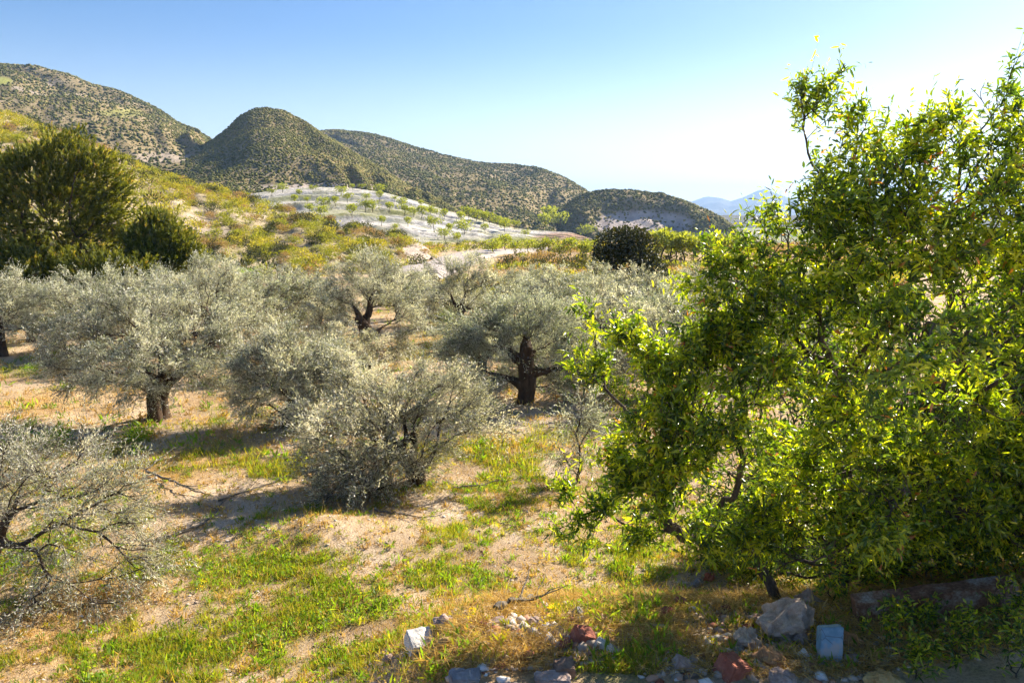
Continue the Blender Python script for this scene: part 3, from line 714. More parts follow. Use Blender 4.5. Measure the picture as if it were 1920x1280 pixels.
# ------------------------------------------------------------------ olive trees
def olive(label, base, lobes, rng, natt=150, shoots=11, nl=13, leaf=(.062, .014), tr=.28, fork=None, stems=1, thin=1.0, group='olive trees of the grove', up=0.55, shl=(.28, .34)):
    """trunk with limbs, and a crown of arching shoots set with narrow leaves; coordinates are local to the base"""
    t = thing('olive_tree', label, 'olive tree', tuple(base), group)
    fork = np.array(fork if fork is not None else (0.05, 0.0, 1.05))
    wob = rng.normal(size=3)*.09; wob[2] = 0
    trunk = [(0, 0, -.3), (0, 0, 0), fork*.35+wob, fork*.7-wob*.6, fork]
    att, _ = in_lobes(lobes, natt, .35, rng)
    att = att[att[:, 2] > .15]
    A, par, ends = grow(trunk, att, alpha=.45, seg=.32, jit=.10, rng=rng, sag=.10)
    r = radii(par, .0075, 2.25)
    sc = tr*.62/max(r[4], 1e-4); r = np.where(r > .03, .03+(r-.03)*sc, r)
    for i in range(5): r[i] = tr*(1.35, 1.15, .92, .85, .85)[i]*(1+.1*rng.normal())
    ro = radii(par, .0075, 2.25)
    for i in range(5, len(r)):       # old olives carry stout stubby limbs
        if ro[i] > .021: r[i] = max(r[i], .66*r[par[i]])
    a = Acc(); tubes(a, A, par, r, knobby=.62, seed=int(rng.integers(999)))
    for k in range(stems-1):      # extra stems and root flares grow from the same base
        o_ = np.array([math.cos(2.2+k*2.5), math.sin(2.2+k*2.5)*.5, 0])*tr*1.5
        B = np.array([np.array([0, 0, -.3])+o_*1.2, o_*1.1+np.array([0, 0, .1]), o_*1.3+np.array([0, 0, .5]), o_*.8+np.array([0, 0, .9]), fork])
        tubes(a, B, np.array([-1, 0, 1, 2, 3]), np.array([.9, .72, .6, .5, .4])*tr, knobby=.4, seed=k+5)
    a.build('trunk', M['olive_bark'], t, smooth=True)
    # shoots
    c = Acc(); src = A[ends]; ns = len(src)*shoots
    k = np.repeat(np.arange(len(src)), shoots)
    cen = np.array([l[:3] for l in lobes]).mean(0)
    out = nrm(src-cen-np.array([0, 0, .2])); cd = rng.normal(size=(len(src), 3))*.55
    sd_ = nrm(out[k]*.75+cd[k]+rng.normal(size=(ns, 3))*.42+np.array([0, 0, up]))
    csz = (.55+.9*rng.random(len(src)))[k]
    sl = (shl[0]+shl[1]*rng.random(ns))*csz*np.where(rng.random(ns) < .12, 1.5, 1)
    st = src[k]+rng.normal(size=(ns, 3))*.06
    tone = np.clip(.40+.30*rng.normal(size=len(src)), 0, 1)[k]
    tp = np.linspace(.12, 1, nl)
    pp = st[:, None]+sd_[:, None]*(sl[:, None]*tp)[..., None]
    pp[..., 2] -= .22*sl[:, None]*tp**2.0
    pp = pp.reshape(-1, 3); dd = np.repeat(sd_, nl, 0); n = len(pp)
    ld = nrm(dd*.8+rng.normal(size=(n, 3))*.55)
    leaves(c, pp, ld, leaf[0]*(.65+.7*rng.random(n)), leaf[1]*(.8+.5*rng.random(n)), 'quad', rnd=np.clip(np.repeat(tone, nl)+.24*rng.normal(size=n), 0, 1), rng=rng)
    # shoot stems as thin three-sided spikes
    s_ = nrm(np.cross(sd_, rdir(ns, rng)))*.0035*thin; q_ = np.cross(nrm(s_), sd_)*.0035*thin
    tip = st+sd_*sl[:, None]; tip[:, 2] -= .22*sl
    mid = st+sd_*sl[:, None]*.55; mid[:, 2] -= .22*sl*.3
    v = np.stack([st+s_, st-s_, st+q_, mid+s_*.8, mid-s_*.8, mid+q_*.8, tip], 1)
    c.add(v, quads=[(0, 1, 4, 3), (1, 2, 5, 4), (2, 0, 3, 5)], tris=[(3, 4, 6), (4, 5, 6), (5, 3, 6)], mi=1)
    c.build('crown', [M['olive'], M['twig']], t)
    return t
def px_lobes(base, lst):
    out = []
    for l in lst:
        px, py, r = l[:3]; dy = l[3] if len(l) > 3 else 0; Y = base[1]+dy
        p = P(px, py, Y)-base; out.append((*p, r*Y*1.0/F/CP, l[4] if len(l) > 4 else 1))
    return out
UN = [
 ('large olive tree with a split hollow trunk in the open on the left', (300, 786), 150, dict(tr=.22, stems=3, natt=300, fork=(.1, .1, .85)),
  [(135, 650, 62, .2), (110, 705, 45, -.3), (200, 600, 60, .8), (215, 690, 62, -.8), (290, 650, 68, -.7), (320, 590, 55, 1.0), (385, 660, 55, .1), (425, 610, 48, .6), (395, 700, 34, -.3), (255, 720, 42, -.8), (170, 720, 40, -.4), (345, 700, 34, -.9), (250, 570, 50, 1.3)]),
 ('olive tree cut off by the left edge, dark trunk at the frame', (3, 668), 150, dict(tr=.2, natt=150),
  [(-40, 600, 50), (20, 590, 46, .4), (45, 565, 44), (60, 625, 34, -.4), (-60, 640, 50), (90, 590, 38, .6), (15, 545, 36)]),
 ('pale spreading olive tree behind the split trunk olive, towards the left edge', (175, 655), 150, dict(tr=.25, natt=190),
  [(95, 590, 42), (150, 555, 46), (215, 545, 46), (260, 580, 40), (125, 625, 38, -.5), (190, 610, 44, -.5), (70, 560, 34)]),
 ('olive tree with dark bare limbs inside its crown, below the conifer', (398, 672), 150, dict(tr=.27, natt=180),
  [(335, 545, 42), (300, 585, 38), (395, 520, 42), (450, 540, 44), (485, 590, 40), (460, 635, 34, -.4), (330, 630, 34, -.4), (425, 600, 30, .8)]),
 ('olive tree with a tall dark gnarled trunk in clear view mid grove', (687, 690), 150, dict(tr=.21, natt=230, fork=(0, 0, 1.5)),
  [(625, 585, 44, -.2), (608, 635, 34, -.3), (640, 540, 46), (700, 520, 48, .3), (755, 555, 46), (765, 610, 38, -.2), (748, 655, 26, -.2), (665, 575, 30, .8), (710, 560, 34, .8)]),
 ('olive tree with a thin dark trunk right of the gnarled one', (863, 642), 150, dict(tr=.2, natt=190, fork=(0, 0, 1.3)),
  [(795, 560, 44), (830, 525, 42), (885, 520, 42), (935, 550, 44), (915, 595, 38), (815, 600, 32), (875, 570, 34, .6)]),
 ('olive tree with a thick reddish brown trunk lit from the right, beside the almond', (985, 755), 150, dict(tr=.25, natt=320, fork=(-.02, 0, 1.25)),
  [(925, 640, 50), (895, 690, 36, -.2), (880, 625, 40, .3), (955, 600, 52, .3), (1025, 610, 50), (1065, 655, 44), (1045, 700, 34, .3), (930, 720, 28, -.3), (1000, 650, 34, .8), (1100, 690, 34, .4), (900, 720, 32, -.2), (868, 668, 34), (965, 690, 34, .7), (1050, 735, 26, .3)]),
 ('big leaning olive tree in the middle foreground, foliage down to the ground', (790, 905), 150, dict(tr=.15, natt=360, shoots=14, fork=(-.45, -.1, .7), stems=2),
  [(640, 820, 78, -.7), (655, 900, 72, -.8), (600, 865, 48, -.3), (715, 770, 70, 0), (700, 880, 55, -.7), (670, 715, 50, .8), (775, 725, 50, .9, .7), (850, 735, 54, .5, .7), (900, 775, 50, .1, .6), (850, 800, 44, -.3, .7), (935, 810, 30, 0, .6), (655, 952, 38, -.9), (712, 925, 38, -.8), (800, 780, 44, .2), (610, 780, 46, 0), (800, 850, 36, -.3), (745, 865, 44, -.4)]),
 ('loose pale olive tree between the split trunk olive and the big leaning one', (548, 800), 150, dict(tr=.18, natt=220, fork=(.05, .1, .8)),
  [(480, 695, 44), (468, 742, 34), (540, 700, 50), (590, 720, 46), (520, 655, 40, .4), (615, 680, 42, .4), (560, 755, 36), (500, 770, 26)]),
 ('thin wispy olive sapling beside the almond foliage', (1088, 905), 150, dict(tr=.04, natt=45, fork=(0, 0, .4), shoots=7),
  [(1085, 800, 34), (1072, 850, 32), (1060, 790, 20), (1095, 770, 24)]),
]
rng = np.random.default_rng(33)
UBASE = []
for lab, (bx, by), _, kw, lst in UN:
    b = on_ground(bx, by); UBASE.append(b)
    s_ = 1.0+max(0, (b[1]-12))*.022
    olive(lab, b, px_lobes(b, lst), rng, leaf=(.060*s_, .0145*s_), nl=13 if b[1] < 20 else 10, **dict(dict(shoots=16), **kw))
# near olive at the bottom left: fine drooping twigs in front of the grass
b = on_ground(-20, 1085); UBASE.append(b)
olive('near olive tree at the bottom left with a dark bare limb and fine drooping twigs', b,
      px_lobes(b, [(60, 925, 60, 0), (145, 905, 62, .3), (220, 935, 50, .4), (130, 975, 50, -.3), (225, 1000, 42, 0), (10, 870, 60, .5), (-60, 950, 90, .5), (60, 1030, 40, -.4), (-90, 850, 80, .6), (130, 1060, 50, -.6, .5), (50, 1120, 50, -.8, .5), (210, 1090, 40, -.5, .5), (100, 1130, 60, -.9, .9), (190, 1150, 60, -1.0, .8), (30, 1180, 70, -1.2, .9), (270, 1050, 44, -.3, .7), (120, 860, 60, .8), (120, 1210, 50, -1.3, .7), (250, 900, 40, .6, .8)]),
      rng, natt=400, shoots=9, nl=12, leaf=(.055, .010), tr=.11, fork=(.25, -.1, .6), shl=(.25, .4), up=.1)
# the back rows are copies of four builds
def generic(rng, h=2.9, cr=2.55):
    lob = []
    for k in range(9):
        an = k*0.75+rng.random()*.6; rd_ = cr*(.45+.35*rng.random()); lob.append((math.cos(an)*rd_, math.sin(an)*rd_, 1.0+.9*rng.random(), cr*(.20+.14*rng.random())))
    lob += [(rng.normal()*.3, rng.normal()*.3, 2.0, cr*.36), (rng.normal()*.5, rng.normal()*.5, 1.85, cr*.34)]
    return olive('x', (0, 0, 0), lob, rng, natt=190, shoots=13, nl=8, leaf=(.10, .026), tr=.18, thin=1.6, fork=(0, 0, 1.0), up=.75)
GEN = [generic(rng) for _ in range(4)]; gused = [False]*4
for px_, py_, lab in [(255, 655, 'silvery olive tree behind the split trunk olive, above its trunk'), (330, 640, 'silvery olive tree half hidden behind the split trunk olive, right side'), (640, 722, 'small silvery olive tree in front of the gnarled trunk, to its left'), (60, 640, 'silvery olive tree behind the one cut by the left edge'),
                      (905, 705, 'small silvery olive tree left of the reddish trunk olive'), (505, 640, 'silvery olive tree behind the loose pale one, beside the bright green bush'), (600, 628, 'small silvery olive tree just left of and behind the gnarled trunk olive'), (1045, 650, 'silvery olive tree behind the reddish trunk olive, to its right'),
                      (1130, 690, 'silvery olive tree right of the reddish trunk olive, beyond the yellow almond tips'), (1215, 668, 'silvery olive tree half hidden by the left almond twigs'), (745, 600, 'silvery olive tree behind the gnarled trunk olive, to its right')]:
    g = on_ground(px_, py_); UBASE.append(g); k = int(rng.integers(4)); sc = (.92+.12*rng.random())*(.68 if 'small' in lab else 1)
    if not gused[k]: gused[k] = True; GEN[k].location = g; GEN[k].scale = (sc,)*3; GEN[k]['label'] = lab
    else: copy_thing(GEN[k], tuple(g), rng.random()*6.28, sc, lab)
names = {24.0: 'third row of the grove', 28.6: 'fourth row of the grove', 33.0: 'fifth row', 37.0: 'back row of the grove', 19.5: 'row half hidden by the almond'}
for Y0, nm in names.items():
    cand = []
    for k in range(-10, 17):
        x = k*3.9+(Y0*.37 % 2.1)+rng.normal()*.35; y = Y0+rng.normal()*.6
        px = proj((x, y, 1.5))[0]
        if px < -120 or px > 1560: continue
        if any((x-u[0])**2+(y-u[1])**2 < 3.1**2 for u in UBASE): continue
        if Y0 == 19.5 and px < 1080: continue
        if Y0 < 30 and (500 < px < 585 or 785 < px < 850): continue
        if px < 500 and Y0 < 28 or px < 270 and Y0 > 30: continue
        cand.append((x, y, px))
    for i, (x, y, px) in enumerate(sorted(cand, key=lambda c_: c_[2])):
        k = int(rng.integers(4)); sc = .95+.18*rng.random()
        if 730 < px < 980 and Y0 > 30: sc = .74 if Y0 < 35 else .60
        elif Y0 > 35: sc = .9
        lab = 'silvery olive tree, %s from left in the %s' % (ORD[i], nm)
        loc = (x, y, float(gz(x, y))-.03)
        if not gused[k]:
            gused[k] = True; g = GEN[k]; g.location = loc; g.scale = (sc,)*3; g['label'] = lab
        else: copy_thing(GEN[k], loc, rng.random()*6.28, sc, lab)

# ------------------------------------------------------------------ conifers on the left
def conifer(label, base, lobes, rng, natt=150, tuft=34, leaf=(.19, .05), group='feathery conifers at the foot of the slope'):
    t = thing('conifer', label, 'conifer', tuple(base), group)
    att, _ = in_lobes(lobes, natt, .35, rng)
    att = att[att[:, 2] > .1]
    A, par, ends = grow([(0, 0, -.3), (0, 0, .5), (0, 0, 1.2)], att, alpha=.3, seg=.6, jit=.06, rng=rng)
    a = Acc(); tubes(a, A, par, radii(par, .014, 2.2)); a.build('trunk', M['dark_bark'], t)
    c = Acc(); src = A[ends]; k = np.repeat(np.arange(len(src)), 9); n = len(k)
    cen = np.array([l[:3] for l in lobes]).mean(0); cen[2] -= 1.0
    out = nrm(src-cen)[k]
    st = src[k]+rng.normal(size=(n, 3))*.28
    sd_ = nrm(out*.8+np.array([.05, 0, .42])+rng.normal(size=(n, 3))*.30); sl = .3+.5*rng.random(n)
    tone = np.clip(.38+.2*rng.normal(size=n), 0, 1)
    tp = rng.random((n, tuft)); pp = st[:, None]+sd_[:, None]*(sl[:, None]*tp)[..., None]
    rnd = np.clip(tone[:, None]*.7+tp*.38+.12*rng.normal(size=tp.shape), 0, 1).ravel()
    pp = pp.reshape(-1, 3); dd = nrm(np.repeat(sd_, tuft, 0)+rng.normal(size=(len(pp), 3))*.36)
    leaves(c, pp, dd, leaf[0]*(.6+.8*rng.random(len(pp))), leaf[1], 'quad', rnd=rnd, rng=rng)
    c.build('crown', M['conifer'], t)
rng = np.random.default_rng(44)
CON = [('tall broad feathery conifer at the left edge with rusty tips', (120, 40), 330,
        [(120, 300, 45), (60, 340, 55), (170, 340, 55), (-20, 370, 60), (110, 390, 60), (200, 385, 36), (20, 440, 60), (170, 450, 50), (90, 470, 50), (-60, 430, 60), (130, 280, 24), (215, 425, 26), (70, 300, 35), (-40, 310, 40)]),
       ('lower rounded feathery conifer right of the tall one', (300, 39), 170,
        [(300, 448, 24), (325, 465, 24), (280, 470, 28), (320, 490, 30), (348, 488, 18), (290, 432, 14), (262, 500, 24)]),
       ('small low conifer in front of the tall one, near the left edge', (50, 37), 80, [(30, 505, 30), (70, 520, 30), (110, 505, 28), (40, 540, 26), (95, 540, 24)]),
       ('small low conifer in front, between the tall and the rounded one', (190, 36), 90, [(150, 530, 28), (200, 520, 34), (240, 540, 28), (180, 555, 26), (265, 530, 20)]),
       ('dark low conifer cut by the left edge', (-40, 38), 60, [(-20, 500, 34), (-50, 520, 36), (5, 525, 24)])]
for lab, (px, Y), na, lst in CON:
    b = P(px, 500, Y); b[2] = float(gz(b[0], Y)); conifer(lab, b, px_lobes(b, lst), rng, natt=int(na*1.35))

# ------------------------------------------------------------------ carob beside the plain
rng = np.random.default_rng(51)
def carob(label, base, lobes, rng, n=9000, natt=70, cat='carob tree', name='carob_tree', m='carob', lf=(.26, .13)):
    t = thing(name, label, cat, tuple(base))
    att, _ = in_lobes(lobes, natt, .3, rng); att = att[att[:, 2] > .1]
    A, par, ends = grow([(0, 0, -.3), (0, 0, .3), (0, 0, .7)], att, seg=.6, rng=rng)
    a = Acc(); tubes(a, A, par, radii(par, .016)); a.build('trunk', M['dark_bark'], t)
    p, d = in_lobes(lobes, n, .55, rng, .95)
    p = p+.14*fbm(p[:, 0]*2, p[:, 1]*2, p[:, 2]*2, 2, 4)[:, None]*d
    ok_ = p[:, 2] > 0; p, d = p[ok_], d[ok_]; n = len(p)
    c = Acc(); leaves(c, p, d+rng.normal(size=(n, 3))*.6+np.array([0, 0, .2]), lf[0]*(.5+.7*rng.random(n)), lf[1], 'quad', rnd=np.clip(rng.normal(.4, .25, n)+.12*(p[:, 2]-1.8), 0, 1), rng=rng)
    c.build('crown', M[m], t); return t
b = P(1178, 530, 50); b[2] = float(gz(b[0], 50))
carob('dark round bushy carob tree standing behind the olives', b, px_lobes(b, [(1150, 462, 34), (1185, 455, 30), (1205, 470, 32), (1140, 490, 30), (1175, 500, 40), (1215, 500, 30), (1232, 515, 22), (1165, 450, 24), (1198, 446, 18), (1130, 470, 18), (1240, 535, 18), (1195, 530, 34)]), rng)
for i, (px, py, s_) in enumerate([(955, 500, 1.0), (1020, 506, 1.1), (1088, 510, 1.3), (905, 498, .7), (985, 496, .7), (1055, 503, .8), (1255, 512, .8), (1042, 466, .5), (860, 462, .6), (905, 464, .6)]):
    g = on_ground(px, py); a = Acc(); shrub_acc(a, (0, 0, 0), 1.0, 500, rng, lobes=6, ls=.15); o = a.build('dark_bush', M['dusk'])
    tag(o, 'dark low bush on the plain, %s from the left' % ORD[sorted([955, 1020, 1088, 905, 985, 1055, 1255, 1042, 860, 905.5]).index(px if not (px == 905 and i == 9) else 905.5)], 'bush', 'dark bushes on the plain')
    o.location = g; o.scale = (s_*1.25,)*3
# bright bushes inside the grove
for lab, px, py, s_ in [('bright green leafy bush between the olives, left of the gnarled trunk', 522, 598, .95), ('bright lime bush beside the leafy green one', 556, 606, .7),
                       ('bright green bush at the hillside foot above the olives', 458, 530, 1.2), ('dark green weed clump in the shade below the split trunk olive', 250, 835, .45),
                       ('dark green weed clump near the left edge below the first shadow', 95, 838, .45), ('lime green bush behind the almond twigs', 1165, 745, .7), ('green bush under the olive with the thin dark trunk', 845, 612, .8),
                       ('small lime weed clump right of the split trunk olive', 415, 800, .22), ('green weed clump at the left edge behind the first olive', 60, 700, .35)]:
    g = on_ground(px, py); a = Acc(); shrub_acc(a, (0, 0, 0), 1.0, 900, rng, lobes=7, ls=.11, rl=.1); o = a.build('green_bush', M['weed']); tag(o, lab, 'bush'); o.location = g; o.scale = (s_,)*3
# dry and green cover of the middle distance: tufts on the plain
a = Acc(); n = 5200
ty_ = 40+90*rng.random(n)**1.0; tx_ = (rng.random(n)*1.5-.62)*ty_*.62
zz = gz(tx_, ty_); tpx, tpy = proj(np.stack([tx_, ty_, zz], -1))
rd = np.min(np.hypot(tx_[:, None]-cx[None], ty_[:, None]-cy[None]), 1)
kk = (rd > 6) & (tpx > 700)
tone = fbm(tx_*.06, ty_*.15, 0, 2, 91)
for x, y, z, tn in zip(tx_[kk], ty_[kk], zz[kk], tone[kk]):
    mi = 3 if tn > .12 else (0 if tn > -.05 else (1 if rng.random() < .7 else 2))
    shrub_acc(a, (x, y, z-.05), .35+.5*rng.random(), 34, rng, mi=mi, lobes=3, ls=.4, flat=.6)
tag(a.build('plain_tufts', [M[k[0]] for k in KINDS]), 'dry orange and green tufts covering the plain and road verges', 'tufts', kind='stuff')

# ------------------------------------------------------------------ almond trees on the right
def almond(label, root, trunk, lobes, rng, natt, dens=1.0, group=None, lw=(.068, .021), gap=1.0, thr=.0055):
    t = thing('almond_tree', label, 'almond tree', tuple(root), group)
    att, _ = in_lobes(lobes, natt, .15, rng, 1.0)
    A, par, ends = grow(trunk, att, alpha=.30, seg=.16, jit=.07, rng=rng, sag=.05)
    r = radii(par, .0030, 2.15)
    a = Acc(); tubes(a, A, par, r, knobby=.3); a.build('trunk', M['almond_bark'], t, smooth=True)
    # leafy shoots grow at the ends and along the thin twigs
    thin = np.where(r < thr)[0]; thin = thin[rng.random(len(thin)) < .62*dens]
    src = np.concatenate([A[ends], A[thin]])
    par_d = np.concatenate([nrm(A[ends]-A[par[ends]]), nrm(A[thin]-A[par[thin]])])
    isend = np.arange(len(src)) < len(ends)
    low = np.clip((proj(src+root)[1]-560)/500, 0, 1)*.28      # the lower inside is mostly bare twigs
    kp = fbm(src[:, 0]*2.6, src[:, 1]*2.6, src[:, 2]*2.6, 3, 66) > -.16+gap*low
    src, par_d, isend = src[kp], par_d[kp], isend[kp]; n0 = len(src)
    sh = 2; k = np.repeat(np.arange(n0), sh); n = len(k)
    sd_ = nrm(par_d[k]*.7+rng.normal(size=(n, 3))*.55+np.array([0, 0, .35]))
    lg = (rng.random(n) < .10) & isend[k]
    sd_ = np.where(lg[:, None], nrm(sd_*.35+np.array([0, 0, 1.0])), sd_)
    sl = np.where(lg, .22+.22*rng.random(n), .06+.17*rng.random(n))
    nl = 8; tp = np.linspace(.1, 1, nl)
    pp = src[k][:, None]+sd_[:, None]*(sl[:, None]*tp)[..., None]; pp[..., 2] -= (.12*sl[:, None]*tp**2)
    tone = np.clip(.36+.26*rng.normal(size=n0)+.12*isend, 0, .9)[k]
    young = tp[None]**3*.28
    rn = np.clip(tone[:, None]+young+.10*rng.normal(size=(n, nl)), 0, .96)
    red = rng.random(n) < .035; rn[red, -2:] = 1.0
    pp = pp.reshape(-1, 3); m_ = len(pp)
    ld = nrm(np.repeat(sd_, nl, 0)*.65+rng.normal(size=(m_, 3))*.7+np.array([0, 0, -.05]))
    L = lw[0]*(.40+.95*rng.random(m_)); Wd = lw[1]*(.7+.5*rng.random(m_))*np.sqrt(L/lw[0])
    c = Acc(); leaves(c, pp, ld, L, Wd, 'lance', droop=.16, rnd=rn.ravel(), rng=rng)
    q0 = src[k]; tip = q0+sd_*sl[:, None]; tip[:, 2] -= .12*sl
    s_ = nrm(np.cross(sd_, rdir(n, rng)))*.0022; q_ = np.cross(nrm(s_), sd_)*.0022
    c.add(np.stack([q0+s_, q0-s_, q0+q_, tip], 1), tris=[(0, 1, 3), (1, 2, 3), (2, 0, 3)], mi=1)
    c.build('crown', [M['almond'], M['almond_bark']], t)
    return t
rng = np.random.default_rng(61)
def wl(root, lst):
    return [(*(P(px, py, Y)-root), r*Y/F/CP, (x[0] if x else 1)) for px, py, Y, r, *x in lst]
root = on_ground(1590, 1075); root[1] = 6.9; root[0] = P(1590, 1000, 6.9)[0]; root[2] = float(gz(root[0], root[1]))
L1 = wl(root, [(1530, 205, 6.4, 42, .9), (1572, 130, 6.4, 16, 1.2), (1560, 160, 6.4, 18, 1.2), (1505, 165, 6.4, 18, 1), (1612, 220, 6.3, 26), (1615, 270, 6.3, 40), (1560, 340, 6.3, 50), (1690, 290, 6.1, 60),
      (1760, 250, 6, 50), (1450, 450, 6.2, 62), (1560, 420, 6, 78), (1410, 520, 6.1, 66), (1340, 500, 6.2, 40), (1345, 570, 6, 34, .6), (1290, 545, 6.2, 24), (1660, 400, 5.7, 90), (1500, 560, 5.9, 84), (1620, 540, 5.6, 90), (1740, 470, 5.4, 80),
      (1600, 660, 5.6, 80, .5), (1700, 620, 5.0, 80, .8), (1770, 620, 4.4, 60, .6), (1480, 660, 5.9, 60, .6), (1420, 600, 6.0, 50, .8), (1660, 760, 4.6, 60, .4), (1720, 690, 4.0, 50, .5)])
tr1 = [(0, 0, -.25), (0.02, 0, .25), (-.05, .02, .7), (.03, 0, 1.2)]
almond('large leafy almond tree filling the right side, top shoots against the sky', root, tr1, L1, rng, 1150, gap=.5)
r2 = P(1480, 1000, 6.6); r2[2] = float(gz(r2[0], r2[1]))
L2 = wl(r2, [(1180, 640, 6.3, 30, 1.2), (1230, 680, 6.2, 48, 1.1), (1100, 590, 6.5, 12, 1.6), (1115, 640, 6.5, 16, 1.3), (1080, 680, 6.5, 22, 1), (1125, 700, 6.4, 28), (1300, 650, 6.1, 56, 1.1), (1370, 640, 6, 60), (1280, 740, 6, 70), (1190, 800, 6.1, 48), (1150, 850, 6.1, 36), (1180, 900, 6, 44),
      (1130, 950, 6.1, 24), (1090, 975, 6.1, 16), (1045, 995, 6.1, 10, 1.2), (1060, 920, 6.2, 16), (1100, 1000, 6.0, 14), (1240, 880, 5.9, 60), (1290, 830, 5.8, 70), (1370, 770, 5.7, 70, .8), (1240, 960, 6, 50, .8), (1200, 1000, 6.1, 36, .8), (1330, 960, 6, 60, .6), (1420, 860, 5.8, 70, .5), (1310, 1020, 6.2, 40, .6), (1440, 720, 5.6, 60, .6)])
almond('lower spreading almond with drooping outer twigs, in front of the olives', r2, [(0, 0, -.2), (-.1, 0, .25), (-.3, .02, .55), (-.6, 0, .75), (-.95, -.05, .85)], L2, rng, 1400, gap=.15)
r3 = P(1770, 1000, 6.9); r3[2] = float(gz(r3[0], r3[1]))
L3 = wl(r3, [(1810, 240, 5.9, 60), (1860, 190, 5.8, 40), (1912, 130, 5.7, 22, 1.4), (1912, 90, 5.7, 12, 2), (1830, 170, 5.8, 20, 1.3), (1900, 260, 5.6, 80), (1800, 340, 5.8, 90), (1880, 400, 5.4, 100, .8), (1980, 300, 5.6, 110), (1980, 500, 5.4, 130), (1850, 520, 5.4, 90, .6),
      (1780, 480, 6.3, 80, .6), (1900, 640, 5.2, 90, .4), (1960, 700, 5.2, 120, .6), (1800, 720, 5.6, 90, .35), (2080, 420, 5.8, 160), (2150, 600, 6.0, 180), (2100, 250, 5.8, 110)])
almond('dense shady almond tree cut off by the right edge', r3, [(0, 0, -.2), (.02, 0, .4), (.06, .03, .9), (.02, .05, 1.4)], L3, rng, 1200, gap=.45)
r4 = P(1690, 1060, 6.9); r4[2] = float(gz(r4[0], r4[1]))
L4 = wl(r4, [(1450, 960, 6.1, 60), (1520, 900, 5.9, 70, .6), (1560, 1000, 5.7, 70, .9), (1480, 1040, 5.9, 46, .9), (1640, 940, 5.4, 80, .7), (1700, 860, 5.9, 90, .6), (1730, 980, 5.9, 50, .9), (1640, 1020, 5.9, 34, 1.1), (1800, 900, 5.9, 100, .7), (1880, 970, 5.9, 60, .8), (1900, 860, 5.9, 100, .7), (1600, 820, 5.6, 80, .5), (1780, 780, 5.9, 80, .6), (1850, 740, 5.9, 50, .7), (1960, 950, 5.9, 110), (1390, 1010, 6.2, 44, .8), (1640, 990, 5.5, 50), (1550, 740, 5.7, 70, .4)])
almond('dark bushy almond undergrowth above the rubble and concrete beam', r4, [(0, 0, -.2), (-.02, .02, .2), (0, 0, .5)], L4, rng, 2200, gap=.7)
r5 = P(2080, 900, 8.6); r5[2] = float(gz(r5[0], r5[1]))
L5 = wl(r5, [(1880, 640, 8.6, 110), (2050, 600, 8.8, 150), (2250, 600, 9, 170), (1820, 740, 8.2, 110), (1980, 760, 8.2, 130), (2200, 800, 8.4, 130), (2350, 680, 7.2, 200), (2500, 800, 6.8, 220), (2250, 850, 6.6, 200), (2450, 560, 7.6, 200), (2700, 600, 7.5, 240), (1720, 720, 8.4, 80), (2000, 680, 7.4, 150), (1930, 800, 7.6, 120), (2100, 500, 8.2, 140), (1950, 520, 8.6, 100), (2300, 480, 8.4, 170), (1560, 720, 9, 90, .8), (1700, 620, 9, 100, .8), (1620, 830, 8.8, 100), (1760, 830, 8.6, 110), (1850, 900, 8.4, 100), (1480, 860, 9, 70, .8)])  # unseen crown lobes past the right edge are added to block the sun
almond('almond tree behind the others, its unseen crown beyond the right edge added for shade', r5, [(0, 0, -.2), (.02, 0, .5), (.06, .03, 1.1), (.02, .05, 1.6)], L5, rng, 2700, gap=0, lw=(.13, .042))
r6 = P(1600, 1000, 7.4); r6[2] = float(gz(r6[0], r6[1]))
L6 = wl(r6, [(1420, 860, 7.4, 90), (1520, 760, 7.4, 110), (1650, 760, 7.4, 120), (1600, 900, 7.2, 120), (1760, 860, 7.0, 120), (1880, 900, 7.0, 110), (1820, 720, 7.4, 110), (1480, 960, 7.3, 80), (1700, 980, 7.0, 80), (1850, 1000, 6.8, 80), (1340, 920, 7.4, 60), (1400, 700, 7.6, 60), (1560, 640, 7.6, 70), (1900, 600, 7.2, 120), (1450, 1060, 7.6, 50), (1550, 1050, 7.6, 60), (1650, 1060, 7.5, 60), (1760, 1050, 7.5, 60), (1860, 1050, 7.3, 60), (1380, 1010, 7.7, 50)])
A6, par6, _e = grow([(0, 0, -.2), (0, 0, .2), (.02, .03, .5)], in_lobes(L6, 3600, .1, rng, 1.0)[0], alpha=.25, seg=.13, jit=.12, rng=rng)
t6 = thing('dry_thicket', 'tangled thicket of bare dead twigs filling the dark space behind the almonds', 'thicket', tuple(r6))
a = Acc(); tubes(a, A6, par6, radii(par6, .0034, 2.2)); a.build('branches', M['almond_bark'], t6)
k = np.where(rng.random(len(A6)) < .75)[0]; k = np.repeat(k, 3); c = Acc()
leaves(c, A6[k]+rng.normal(size=(len(k), 3))*.05, rdir(len(k), rng), .05+.05*rng.random(len(k)), .022, 'quad', rnd=np.clip(rng.normal(.15, .15, len(k)), 0, .9), rng=rng); c.build('foliage', M['almond'], t6)
